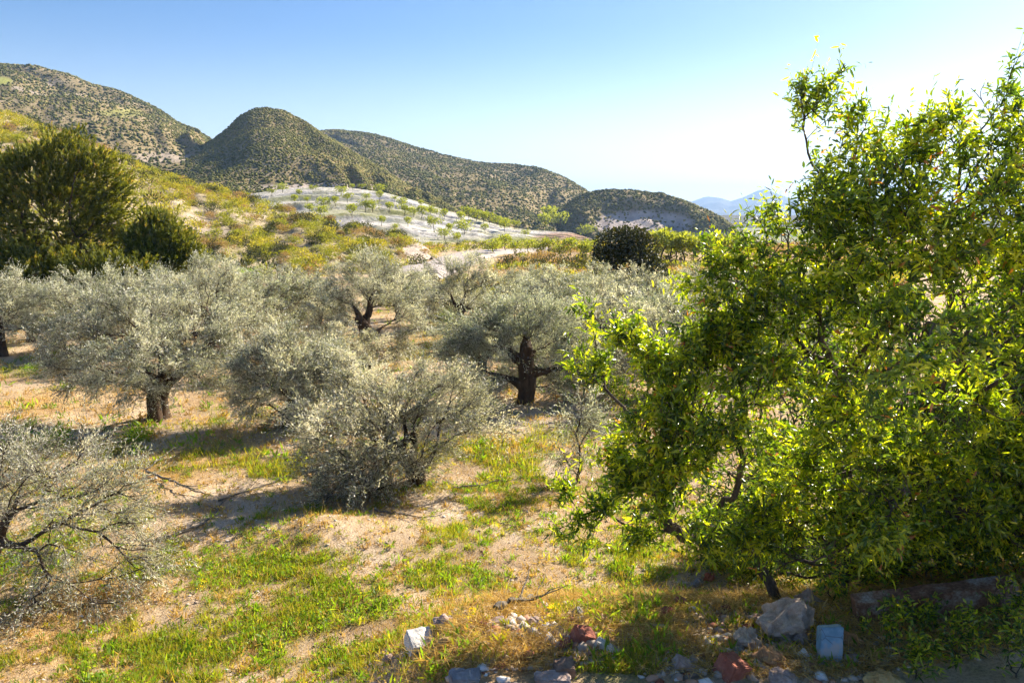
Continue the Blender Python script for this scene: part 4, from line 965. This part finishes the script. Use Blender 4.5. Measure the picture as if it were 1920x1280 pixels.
# leafy weed sprouts low on the right
spr = [('leafy undergrowth bush below the drooping almond limb', 1335, 1045, .62, 150), ('leafy undergrowth bush left of the almond trunks', 1405, 1062, .7, 170), ('leafy undergrowth bush hiding the foot of the nearest almond trunk', 1480, 1096, .5, 190),
       ('leafy undergrowth bush between the line of brick pieces and the big pale rock', 1395, 1100, .42, 150), ('leafy undergrowth bush at the upper end of the line of brick pieces', 1350, 1072, .42, 150),
       ('leafy undergrowth bush behind the reddish rounded rock', 1560, 1100, .5, 190), ('leafy undergrowth bush behind the left part of the beam', 1640, 1102, .5, 200), ('leafy undergrowth bush behind the middle of the beam', 1735, 1092, .55, 200),
       ('leafy undergrowth bush behind the right part of the beam', 1815, 1084, .55, 200), ('tall leafy undergrowth bush at the right edge behind the beam', 1905, 1076, .6, 220), ('leafy undergrowth bush deep under the almonds, centre', 1600, 1015, .9, 200),
       ('leafy undergrowth bush deep under the almonds, right', 1760, 1005, 1.0, 220), ('leafy undergrowth bush deep under the almonds, left', 1430, 1015, .8, 180),
       ('leafy green sprout right of the blue block', 1665, 1225, .30, 60), ('leafy green sprout in the bottom right corner', 1790, 1250, .30, 60), ('leafy green sprout behind the big pale rock', 1455, 1085, .30, 50),
       ('low leafy sprout left of the beam end', 1560, 1130, .22, 40), ('low leafy sprout at the right edge below the beam', 1895, 1190, .30, 60), ('shaded leafy sprout just below the beam', 1730, 1190, .20, 40), ('leafy sprout between the blue block and the corner, by the bottom edge', 1715, 1278, .24, 50),
       ('leafy sprout at the very corner of the picture, bottom right', 1905, 1275, .32, 60), ('leafy sprout behind the beam near the right edge', 1850, 1080, .35, 60), ('leafy sprout behind the left end of the beam', 1625, 1090, .28, 50), ('leafy sprout above the line of brick pieces', 1370, 1060, .3, 50)]
for lab, px, py, s_, n in spr:
    g = on_ground(px, py); att, _ = in_lobes([(0, 0, .8*s_, .7*s_), (.2*s_, -.1*s_, 1.2*s_, .5*s_)], n, .1, rng, 1)
    tt_ = thing('undergrowth_bush' if n > 100 else 'leafy_sprout', lab, 'bush' if n > 100 else 'sprout', tuple(g))
    A, par, ends = grow([(0, 0, -.03), (0, 0, .05)], att, seg=.08, rng=rng)
    a = Acc(); tubes(a, A, par, radii(par, .0016)); a.build('stem', M['almond_bark'], tt_)
    k = np.repeat(np.arange(len(ends)), 7 if n < 100 else 26); c = Acc()
    leaves(c, A[ends][k]+rng.normal(size=(len(k), 3))*(.02 if n < 100 else .07), rdir(len(k), rng)+np.array([0, 0, .5]), .06, .018, 'lance', droop=.3, rng=rng); c.build('foliage', M['almond'], tt_)

# ------------------------------------------------------------------ grass, weeds, pebbles
rng = np.random.default_rng(71)
def scatter(n, y0, y1, dens, pw=1.0):
    y = y0+(y1-y0)*rng.random(n)**pw; x = (rng.random(n)*2-1)*(y*.78+1.0)
    k = rng.random(n) < dens(x, y); return x[k], y[k]
def blades(acc, x, y, h, wd, lean, mi, tone=.5):
    n = len(x); b_ = np.stack([x, y, gz(x, y)-.01], -1)
    d = nrm(np.array([0, 0, 1.0])+rng.normal(size=(n, 3))*lean)
    leaves(acc, b_, d, h, wd, 'tri', droop=0, rnd=np.clip(tone+.25*rng.normal(size=n), 0, 1), mi=mi, rng=rng)
a = Acc()
x, y = scatter(520000, 5.2, 15, lambda x, y: green_at(x, y)**1.3, 1.2); hh = np.clip(.6+1.1*fbm(x*1.1, y*1.1, 4.0, 3, 77), .25, 1.6); blades(a, x, y, (.04+.13*rng.random(len(x)))*hh, .006+.005*rng.random(len(x)), .5, 0, .45+.3*fbm(x*.8, y*.8, 9.0, 3, 78))
x, y = scatter(160000, 14, 42, lambda x, y: green_at(x, y)**1.3*.8, 1.4); blades(a, x, y, .10+.16*rng.random(len(x)), .018, .4, 0)
# broad-leaved weeds among the grass
x, y = scatter(60000, 5.2, 14, lambda x, y: np.clip(green_at(x, y)*1.3-.45, 0, 1), 1.1)
k = np.repeat(np.arange(len(x)), 4); b_ = np.stack([x, y, gz(x, y)+.02], -1)[k]+rng.normal(size=(len(k), 3))*np.array([.025, .025, .02])
leaves(a, b_, rdir(len(k), rng)+np.array([0, 0, .6]), .03+.03*rng.random(len(k)), .018, 'quad', rnd=rng.random(len(k)), mi=1, rng=rng)
# small tufts and weeds of every sort
def tufts(n, y0, y1, dens, s0, s1, mi, nb=16):
    x, y = scatter(n, y0, y1, dens, 1.2); k = np.repeat(np.arange(len(x)), nb); m_ = len(k)
    sz = (s0+(s1-s0)*rng.random(len(x))**2)[k]
    b_ = np.stack([x, y, gz(x, y)], -1)[k]+rng.normal(size=(m_, 3))*np.array([.35, .35, .15])*sz[:, None]
    d = nrm(rng.normal(size=(m_, 3))*.6+np.array([0, 0, .9])); tn = rng.random(len(x))[k]
    leaves(a, b_, d, sz*(.5+.7*rng.random(m_)), sz*.13+.003, 'quad', droop=.15, rnd=np.clip(tn*.7+.3*rng.random(m_), 0, 1), mi=mi, rng=rng)
tufts(9000, 5.3, 16, lambda x, y: np.clip(.12+.9*green_at(x, y), 0, 1), .05, .17, 1)
tufts(9000, 5.3, 18, lambda x, y: .35+.3*green_at(x, y), .04, .13, 0)
tufts(2500, 15, 40, lambda x, y: .3+.6*green_at(x, y), .10, .35, 1)
tag(a.build('green_grass', [M['grass_green'], M['weed']]), 'bright green grass and weeds in patches under the olives', 'grass', kind='stuff')
a = Acc()
x, y = scatter(520000, 5.2, 16, lambda x, y: .16+.5*dry_at(x, y)+.25*green_at(x, y)+.12*(fbm(x*2.3, y*2.3, 0, 2, 8) > .1), 1.2); blades(a, x, y, .03+.10*rng.random(len(x)), .004+.004*rng.random(len(x)), .8, 0)
x, y = scatter(100000, 15, 45, lambda x, y: .15+.45*dry_at(x, y), 1.3); blades(a, x, y, .06+.12*rng.random(len(x)), .014, .6, 0)
tufts(9000, 5.3, 18, lambda x, y: .5+.0*x, .04, .14, 0)
tufts(5000, 15, 42, lambda x, y: .5+.0*x, .08, .25, 0)
x, y = scatter(14000, 5.3, 16, lambda x, y: .25+.5*(fbm(x*.6, y*.6, 2.0, 3, 99) > .05), 1.2); blades(a, x, y, .12+.26*rng.random(len(x))**2, .005, .45, 0, .7)
# litter of dead leaves and twigs
x, y = scatter(120000, 5.3, 20, lambda x, y: np.clip(.25+.8*fbm(x*.8, y*.8, 5.0, 4, 88), 0, 1), 1.3); b_ = np.stack([x, y, gz(x, y)+.008], -1)
leaves(a, b_, rng.normal(size=(len(x), 3))*np.array([1, 1, .2]), .02+.05*rng.random(len(x)), .008, 'quad', rnd=rng.random(len(x)), mi=1, rng=rng)
# lying straw on the rubble bank
x, y = scatter(200000, 5.2, 9.2, lambda x, y: S((x+1.2)/1.2)*.6*(fbm(x*1.7, y*1.7, 0, 3, 18) > -.15), 1.0); b_ = np.stack([x, y, gz(x, y)+.02+.04*rng.random(len(x))], -1)
leaves(a, b_, rng.normal(size=(len(x), 3))*np.array([1, 1, .22]), .08+.16*rng.random(len(x)), .0055, 'tri', rnd=np.clip(rng.normal(.5, .3, len(x)), 0, 1), mi=0, rng=rng)
M['litter'] = leaf_mat('dead_leaf_litter', [(0, (.05, .03, .02)), (.6, (.16, .10, .06)), (1, (.38, .28, .20))], trans=.1, rough=.9, spec=.1)
tag(a.build('dry_grass', [M['grass_dry'], M['litter']]), 'dry straw coloured grass scattered over the soil', 'grass', kind='stuff')
a = Acc(); fl = [(on_ground(px, py)) for px, py in [(870, 1183), (885, 1167), (1035, 1160), (1042, 1164), (950, 1215), (1025, 1188), (1020, 1195), (380, 1115), (383, 1105), (1180, 1120), (760, 1190), (1130, 1110)]]
pb = np.repeat(np.array(fl), 16, 0)+rng.normal(size=(len(fl)*16, 3))*np.array([.03, .03, .012])+np.array([0, 0, .12])
leaves(a, pb, rdir(len(pb), rng)+np.array([0, 0, .7]), .022, .016, 'quad', rng=rng)
tag(a.build('wild_flowers', M['flower']), 'tiny yellow wild flowers among the rubble grass', 'flowers', kind='stuff')
M['pebble'] = leaf_mat('pebble_stone', [(0, (0.25, 0.18, 0.13)), (.5, (0.46, 0.37, 0.29)), (.9, (0.62, 0.56, 0.50)), (1, (.75, .72, .68))], trans=0.0, rough=.9, spec=.2)
x, y = scatter(26000, 5.2, 20, lambda x, y: np.clip(.5-.4*green_at(x, y)+.3*fbm(x, y, 0, 2, 28), 0, 1), 1.3)
s_ = .006+.022*rng.random(len(x))**4; b_ = np.stack([x, y, gz(x, y)+s_*.3], -1)
a = Acc(); a.add(ICV[None]*(1+.25*rng.normal(size=(len(x), 12, 1)))*s_[:, None, None]*np.array([1.2, .9, .6])+b_[:, None], tris=ICF, rnd=rng.random(len(x)))
x, y = scatter(1300, 5.3, 8.6, lambda x, y: S((x+1.0)/1.2)*.9, 1.0); s_ = .010+.035*rng.random(len(x))**3; b_ = np.stack([x, y, gz(x, y)+s_*.3], -1)
a.add(ICV[None]*(1+.22*rng.normal(size=(len(x), 12, 1)))*s_[:, None, None]*np.array([1.2, .9, .7])+b_[:, None], tris=ICF, rnd=rng.random(len(x)))
ctr = np.array([on_ground(*q_)[:2] for q_ in [(1010, 1190), (1070, 1210), (1120, 1190), (1270, 1240), (1420, 1230), (1500, 1220), (1580, 1230), (1300, 1120), (1390, 1180), (900, 1260), (1240, 1270), (1540, 1270), (1350, 1240), (960, 1180)]])
q_ = rng.integers(len(ctr), size=1000); x, y = (ctr[q_]+rng.normal(size=(1000, 2))*.19).T; s_ = .012+.045*rng.random(1000)**2.5; b_ = np.stack([x, y, gz(x, y)+s_*.2], -1)
for mi_ in (0, 1):
    h_ = slice(mi_*700, 700+mi_*300); v_ = ICV[None]*(1+.3*rng.normal(size=(len(x[h_]), 12, 1)))*s_[h_][:, None, None]*np.array([1.2, .9, .7])+b_[h_][:, None]
    a.add(v_, tris=ICF, rnd=rng.random(len(x[h_])), mi=mi_)
M['crumb'] = leaf_mat('brick_crumb', [(0, (.24, .08, .05)), (.5, (.42, .20, .12)), (1, (.55, .36, .25))], trans=0.0, rough=.9, spec=.2)
tag(a.build('pebbles', [M['pebble'], M['crumb']]), 'small loose stones and rubble crumbs strewn over the soil', 'pebbles', kind='stuff')

# ------------------------------------------------------------------ rubble: stones, bricks, block, beam
import bmesh
from mathutils import noise as mnoise
M['white_stone'] = stone_mat('white_stone', (0.55, 0.50, 0.44), (0.76, 0.72, 0.67))
M['pink_stone'] = stone_mat('pinkish_stone', (0.34, 0.22, 0.17), (0.52, 0.40, 0.34), (0.66, 0.58, 0.52))
M['pale_rock'] = stone_mat('pale_rock', (0.40, 0.28, 0.20), (0.64, 0.49, 0.39), (0.78, 0.66, 0.56), scale=9)
M['ochre_stone'] = stone_mat('ochre_stone', (0.46, 0.28, 0.10), (0.64, 0.45, 0.20))
M['orange_rock'] = stone_mat('orange_rock', (0.34, 0.15, 0.06), (0.52, 0.30, 0.15))
M['brick'] = stone_mat('red_brick', (0.30, 0.085, 0.05), (0.46, 0.17, 0.11))
M['grey_stone'] = stone_mat('grey_stone', (0.18, 0.17, 0.17), (0.38, 0.36, 0.35))
M['brown_stone'] = stone_mat('brown_stone', (0.17, 0.095, 0.06), (0.33, 0.21, 0.14))
def blue_mat():
    m, nt, o = mat('blue_painted_block'); oc = objco(nt)
    n = noise_n(nt, 7, 6, .65, oc); c = ramp(nt, n, [(.35, (.15, .28, .37)), (.6, (.29, .43, .53))])
    v = nt.nodes.new('ShaderNodeTexVoronoi'); v.feature = 'DISTANCE_TO_EDGE'; v.inputs['Scale'].default_value = 4.5; nt.links.new(oc, v.inputs['Vector'])
    c = mixc(nt, ramp(nt, v.outputs['Distance'], [(.0, (.7, .7, .7)), (.016, (0, 0, 0))]), c, (.09, .075, .07))
    n2 = noise_n(nt, 3.1, 4, .6, oc); c = mixc(nt, ramp(nt, n2, [(.54, (0, 0, 0)), (.60, (1, 1, 1))]), c, (.46, .42, .40))
    prin(nt, o, c, .7, .3, bump(nt, n, .4, .01)); return m
M['blue_block'] = blue_mat()
def beam_mat():
    m, nt, o = mat('rusty_concrete'); oc = objco(nt)
    n = noise_n(nt, 5, 8, .7, oc); c = ramp(nt, n, [(.36, (.14, .06, .035)), (.52, (.28, .15, .09)), (.66, (.42, .36, .30))])
    n2 = noise_n(nt, 40, 5, .7, oc); c = mixc(nt, .5, c, ramp(nt, n2, [(.4, (.4, .38, .36)), (.6, (1, 1, 1))]), 'MULTIPLY')
    prin(nt, o, c, .9, .2, bump(nt, n2, .7, .01)); return m
M['beam'] = beam_mat()
def stone(name, label, cat, px, py, wpx, dims, m, seed, rot=(0, 0, 0), kind='rock', sink=.27, group=None, rough=.10):
    """angular stone: hull of random points, subdivided and roughened; wpx = width in the photo"""
    g = on_ground(px, py); d = math.hypot(g[1], CAMZ-g[2]); s_ = .88*wpx*d/F
    rg = random.Random(seed); bm = bmesh.new()
    if kind == 'rock':
        for _ in range(22):
            v = Vector((rg.gauss(0, 1), rg.gauss(0, 1), rg.gauss(0, 1))).normalized()*(.5+.04*rg.random())
            bm.verts.new((v.x*dims[0], v.y*dims[1], v.z*dims[2]))
        bmesh.ops.convex_hull(bm, input=bm.verts)
        for v in [v for v in bm.verts if not v.link_faces]: bm.verts.remove(v)
    else:
        bmesh.ops.create_cube(bm, size=1.0)
        for v in bm.verts:
            v.co.x *= dims[0]*(1+.08*rg.uniform(-1, 1)); v.co.y *= dims[1]*(1+.08*rg.uniform(-1, 1)); v.co.z *= dims[2]*(1+.12*rg.uniform(-1, 1))
    bmesh.ops.bevel(bm, geom=list(bm.edges), offset=.035, segments=2, affect='EDGES', clamp_overlap=True)
    bmesh.ops.triangulate(bm, faces=bm.faces)
    bmesh.ops.subdivide_edges(bm, edges=[e for e in bm.edges if e.calc_length() > .12], cuts=2, use_grid_fill=True)
    bmesh.ops.triangulate(bm, faces=bm.faces)
    bmesh.ops.subdivide_edges(bm, edges=[e for e in bm.edges if e.calc_length() > .08], cuts=1)
    off = Vector((seed*3.1, seed*1.7, 0))
    for v in bm.verts:
        n = mnoise.fractal(v.co*3.2+off, 1.0, 2.0, 4); v.co += v.co.normalized()*n*rough
    bmesh.ops.scale(bm, vec=(s_, s_, s_), verts=bm.verts)
    me = bpy.data.meshes.new(name); bm.to_mesh(me); bm.free(); me.materials.append(M[m])
    o = bpy.data.objects.new(name, me); COL.objects.link(o)
    o.location = (g[0], g[1], g[2]+dims[2]*s_*(.5-sink)); o.rotation_euler = rot
    return tag(o, label, cat, group)
RB = [
 ('stone', 'pale grey-white wedge shaped stone with a flat top, foreground centre', 'stone', 787, 1217, 50, (1, .9, .8), 'white_stone', 3, (.35, .1, .5), 'block'),
 ('stone', 'round brownish pink stone behind the pale wedge stone', 'stone', 832, 1176, 44, (1, .8, .75), 'pink_stone', 5, (0, .1, .3), 'rock'),
 ('stone', 'ochre yellow upright stone beside the pale wedge stone', 'stone', 832, 1218, 34, (.8, .6, 1.2), 'ochre_stone', 7, (.2, .4, .2), 'rock'),
 ('brick_fragment', 'flat pale red brick fragment lying in the grass', 'brick', 926, 1172, 42, (1, .5, .35), 'pink_stone', 9, (0, -.12, .2), 'block'),
 ('stone', 'small bright white stone, left one of the pair in the rubble', 'stone', 1000, 1188, 22, (1, .8, .8), 'white_stone', 11, (.1, .2, .5), 'rock'),
 ('stone', 'small bright white stone, right one of the pair in the rubble', 'stone', 1034, 1180, 26, (1, .7, .6), 'white_stone', 13, (.1, .2, .9), 'rock'),
 ('stone', 'flat pinkish stone behind the white pair', 'stone', 1006, 1168, 36, (1, .7, .4), 'pink_stone', 14, (.1, .1, .2), 'rock'),
 ('stone', 'dark grey stone at the back of the rubble', 'stone', 1082, 1156, 26, (1, .8, .8), 'grey_stone', 15, (0, .2, 1), 'rock'),
 ('stone', 'small light grey stone right of the dark grey one', 'stone', 1122, 1168, 22, (1, .8, .7), 'grey_stone', 17, (0, .2, .4), 'rock'),
 ('brick_chunk', 'broken red brick chunk in the middle of the rubble', 'brick', 1092, 1204, 42, (1, .8, .8), 'brick', 19, (.3, .35, .4), 'block'),
 ('brick_chunk', 'smaller red brown brick piece leaning left of the broken brick', 'brick', 1058, 1212, 34, (1, .7, .5), 'brick', 20, (.2, -.5, .4), 'rock'),
 ('stone_slab', 'grey slab of stone with a pale top right of the broken brick', 'stone', 1138, 1218, 44, (1.1, .5, .4), 'white_stone', 21, (.1, .35, -.4), 'block'),
 ('brick', 'brown weathered brick near the bottom edge', 'brick', 1058, 1262, 40, (1, .9, .8), 'brown_stone', 23, (.1, 0, .05), 'block'),
 ('stone_slab', 'dark grey flat slab at the bottom edge, left', 'stone', 872, 1278, 60, (1, .6, .3), 'grey_stone', 25, (.1, .05, .1), 'block'),
 ('stone', 'flat pinkish slab cut by the bottom edge below the brown brick', 'stone', 1035, 1284, 70, (1, .5, .3), 'pink_stone', 27, (0, .03, 0), 'block'),
 ('stone', 'small bluish white stone left of the pink brick', 'stone', 1254, 1238, 20, (1, .7, .8), 'white_stone', 29, (0, .4, .2), 'rock'),
 ('brick_chunk', 'pale pink crumbling brick piece right of the bluish white stone', 'brick', 1282, 1256, 44, (1, .6, .6), 'pink_stone', 31, (.1, .6, .1), 'block'),
 ('boulder', 'big rough pale rock, largest of the rubble', 'rock', 1472, 1188, 102, (1, .8, .92), 'pale_rock', 33, (.1, .15, .3), 'rock'),
 ('boulder', 'pale rough rock touching the left side of the big one', 'rock', 1400, 1208, 52, (1, .8, .8), 'pale_rock', 35, (0, .2, 1.2), 'rock'),
 ('stone', 'small pale knob of rock at the foot of the big rock', 'stone', 1500, 1205, 34, (.9, .8, 1), 'pink_stone', 36, (0, .1, .2), 'rock'),
 ('boulder', 'reddish rounded rock behind the big pale one', 'rock', 1518, 1134, 64, (1, .7, .65), 'pink_stone', 37, (.1, .2, -.3), 'rock'),
 ('stone', 'orange brown rock below the big pale one', 'rock', 1442, 1246, 66, (1, .7, .65), 'orange_rock', 41, (.1, .2, -.2), 'rock'),
 ('brick', 'red brick with sharp edges left of the orange rock', 'brick', 1370, 1264, 50, (1, .9, .85), 'brick', 43, (.2, .35, .55), 'block'),
 ('stone', 'small white stone between the orange rock and the blue block', 'stone', 1503, 1236, 28, (1, .5, .6), 'white_stone', 45, (0, -.6, .4), 'block'),
 ('stone', 'brown rock right of the blue block', 'rock', 1602, 1212, 54, (1, .7, .6), 'orange_rock', 47, (0, .3, -.3), 'rock'),
 ('stone', 'grey pink stone below the brown rock at the blue block', 'stone', 1598, 1244, 44, (1, .7, .5), 'pink_stone', 49, (0, .1, .2), 'rock'),
 ('stone', 'rounded brown stone at the bottom edge, right of the red brick', 'stone', 1464, 1278, 60, (1, .8, .5), 'pink_stone', 51, (0, .1, .2), 'rock'),
 ('stone', 'wide brown stone at the bottom edge, right of the blue block', 'stone', 1655, 1282, 84, (1, .6, .4), 'ochre_stone', 53, (0, .05, .1), 'rock'),
 ('stone', 'small grey stone beside the red brick', 'stone', 1382, 1232, 36, (1, .8, .5), 'grey_stone', 55, (0, .1, .1), 'rock'),
 ('brick_fragment', 'dull red brick fragment, lowest of the line under the almond', 'brick', 1243, 1154, 44, (1, .5, .5), 'brick', 57, (.1, -.4, .4), 'rock'),
 ('brick_fragment', 'brick red piece in the middle of the line under the almond', 'brick', 1272, 1136, 34, (1, .8, .7), 'brick', 59, (.1, -.2, .4), 'rock'),
 ('stone', 'grey stone near the upper end of the line under the almond', 'stone', 1306, 1098, 26, (1, .7, .7), 'grey_stone', 61, (.1, -.2, .4), 'rock'),
 ('brick_fragment', 'reddish brick piece topmost of the line under the almond', 'brick', 1330, 1088, 28, (1, .6, .7), 'brick', 63, (.1, -.5, .4), 'rock'),
 ('stone', 'small pinkish stone in the dark right of the blue block', 'stone', 1757, 1182, 24, (1, .7, .6), 'pink_stone', 65, (0, 0, .4), 'rock'),
 ('stone', 'small pale stone half sunk in the soil left of the rubble', 'stone', 730, 1240, 24, (1, .7, .9), 'pink_stone', 67, (0, .3, .4), 'rock'),
 ('stone', 'orange stone half hidden in the grass, bottom left', 'stone', 380, 1202, 22, (1, .7, .6), 'orange_rock', 68, (0, .1, .4), 'rock'),
 ('stone', 'white stone lying on the pink soil mid foreground', 'stone', 1040, 965, 14, (1, .6, .5), 'white_stone', 69, (0, .1, .4), 'rock'),
 ('stone', 'white boulder seen through the big leaning olive', 'stone', 745, 758, 40, (1, .8, .5), 'white_stone', 71, (0, .1, .4), 'rock'),
]
for nm, lab, cat, px, py, wpx, dims, m, sd_, rot, kd in RB:
    stone(nm, lab, cat, px, py, wpx, dims, m, sd_, rot, kd, rough=.24 if 'rough' in lab else .15 if kd == 'rock' else .08)
# blue block standing on end
stone('painted_block', 'sky blue painted masonry block standing on end in the rubble', 'block', 1553, 1238, 42, (1, .75, 1.9), 'blue_block', 73, (-.28, .05, -.12), 'block', sink=.2, rough=.02)
# beam
p0 = on_ground(1600, 1168); p1 = on_ground(1898, 1138)
p0[2] += .10; p1[2] += .13
bm = bmesh.new(); bmesh.ops.create_cube(bm, size=1)
ln = float(np.linalg.norm(p1-p0)); bmesh.ops.scale(bm, vec=(ln, .16, .25), verts=bm.verts)
bmesh.ops.subdivide_edges(bm, edges=[e for e in bm.edges if e.calc_length() > 1], cuts=24, use_grid_fill=True)
bmesh.ops.bevel(bm, geom=[e for e in bm.edges if len(e.link_faces) == 2 and e.calc_face_angle(0) > .5], offset=.008, segments=1, affect='EDGES')
for v in bm.verts: v.co += Vector((0, mnoise.noise(v.co*6)*.012, mnoise.noise(v.co*5+Vector((9, 0, 0)))*.010))
me = bpy.data.meshes.new('concrete_beam'); bm.to_mesh(me); bm.free(); me.materials.append(M['beam'])
o = bpy.data.objects.new('concrete_beam', me); COL.objects.link(o); o.location = (p0+p1)/2
dv = p1-p0; o.rotation_euler = (.12, -math.asin(dv[2]/ln), math.atan2(dv[1], dv[0]))
tag(o, 'old rust stained concrete beam lying in the dark under the almond', 'beam')

# ------------------------------------------------------------------ fallen dead branches
def branch(label, pts, r0, rng, twigs=5):
    P3 = [on_ground(px, py)+np.array([0, 0, h]) for px, py, h in pts]
    b = P3[0].copy(); P3 = np.array(P3)-b
    u = np.linspace(0, len(P3)-1, len(P3)*5); L = np.stack([np.interp(u, range(len(P3)), P3[:, c]) for c in range(3)], -1)
    for _ in range(3): L[1:-1] = (L[:-2]+2*L[1:-1]+L[2:])/4
    L[1:-1] += rng.normal(size=(len(L)-2, 3))*.012
    A = list(L); par = [-1]+list(range(len(L)-1)); r = list(np.linspace(r0, r0*.35, len(L)))
    for _ in range(twigs):
        j = int(rng.integers(2, len(L)-1)); d = nrm(L[j]-L[j-1]+rng.normal(size=3)*.9*np.array([1, 1, .35])*np.linalg.norm(L[j]-L[j-1])*2); d[2] = abs(d[2])*.5; prev = j
        for q_ in range(1, 6):
            A.append(A[prev]+d*.10+rng.normal(size=3)*.015); par.append(prev); prev = len(A)-1; r.append(r0*.4*(1-q_/7))
    a = Acc(); tubes(a, np.array(A), np.array(par), np.array(r)); o = a.build('fallen_branch', M['twig'], smooth=True); o.location = b
    tag(o, label, 'branch')
rng = np.random.default_rng(81)
branch('curved pale dead branch lying below the left olives, bent at its end', [(275, 1020, .03), (330, 1008, .05), (385, 985, .05), (412, 960, .06), (416, 942, .03)], .028, rng)
branch('dark forked dead branch on the orange soil', [(275, 888, .05), (310, 905, .10), (350, 925, .10), (400, 935, .05)], .030, rng, 9)
branch('thin dead twig arching over the soil above the forked one', [(270, 885, .05), (300, 872, .12), (330, 850, .14), (360, 846, .05)], .016, rng, 5)
branch('long thin dead branch on the soil left of the leaning olive', [(410, 942, .03), (470, 922, .04), (540, 895, .04), (600, 872, .03)], .020, rng, 4)
branch('thin dead stick on the pink soil pointing to the almond twigs', [(932, 982, .02), (970, 992, .03), (1010, 1002, .02)], .010, rng, 2)
branch('dark dead branch lying right of the leaning olive trunk', [(700, 960, .04), (745, 970, .06), (800, 975, .05)], .022, rng, 6)
branch('dead stick on the ground under the weeds right of the leaning olive', [(850, 918, .04), (900, 915, .05), (945, 900, .03)], .022, rng, 4)
branch('black charred branch lying behind the rubble', [(930, 1150, .05), (960, 1140, .07), (1000, 1130, .06), (1015, 1124, .03)], .035, rng, 4)
branch('long pale bare stick hanging through the dark almond undergrowth', [(1420, 912, .05), (1500, 905, .8), (1580, 900, 1.0)], .010, rng, 1)

# ------------------------------------------------------------------ mast on the distant mountain
mp_ = P(1433, 356, 6200); t = thing('radio_mast', 'tiny radio mast on the distant blue mountain summit', 'mast', tuple(mp_-np.array([0, 0, 6])))
a = Acc(); tubes(a, np.array([(0, 0, 0), (0, 0, 12.), (0, 0, 34.)]), np.array([-1, 0, 1]), np.array([1.6, 1.2, .7])); a.build('pole', M['dark_bark'], t)

# ------------------------------------------------------------------ air
bm = bmesh.new(); bmesh.ops.create_cube(bm, size=1.0)
bmesh.ops.scale(bm, vec=(19600, 19600, 420), verts=bm.verts); bmesh.ops.translate(bm, vec=(0, 0, 420/2-22), verts=bm.verts)
me = bpy.data.meshes.new('haze'); bm.to_mesh(me); bm.free()
m, nt, o_ = mat('haze_air'); vp = nt.nodes.new('ShaderNodeVolumePrincipled')
vp.inputs['Color'].default_value = (.40, .62, 1.0, 1); vp.inputs['Density'].default_value = 0.00016; vp.inputs['Anisotropy'].default_value = .2
nt.links.new(vp.outputs[0], o_.inputs['Volume']); me.materials.append(m)
hz = bpy.data.objects.new('haze', me); COL.objects.link(hz); tag(hz, 'thin blue air haze', kind='stuff')
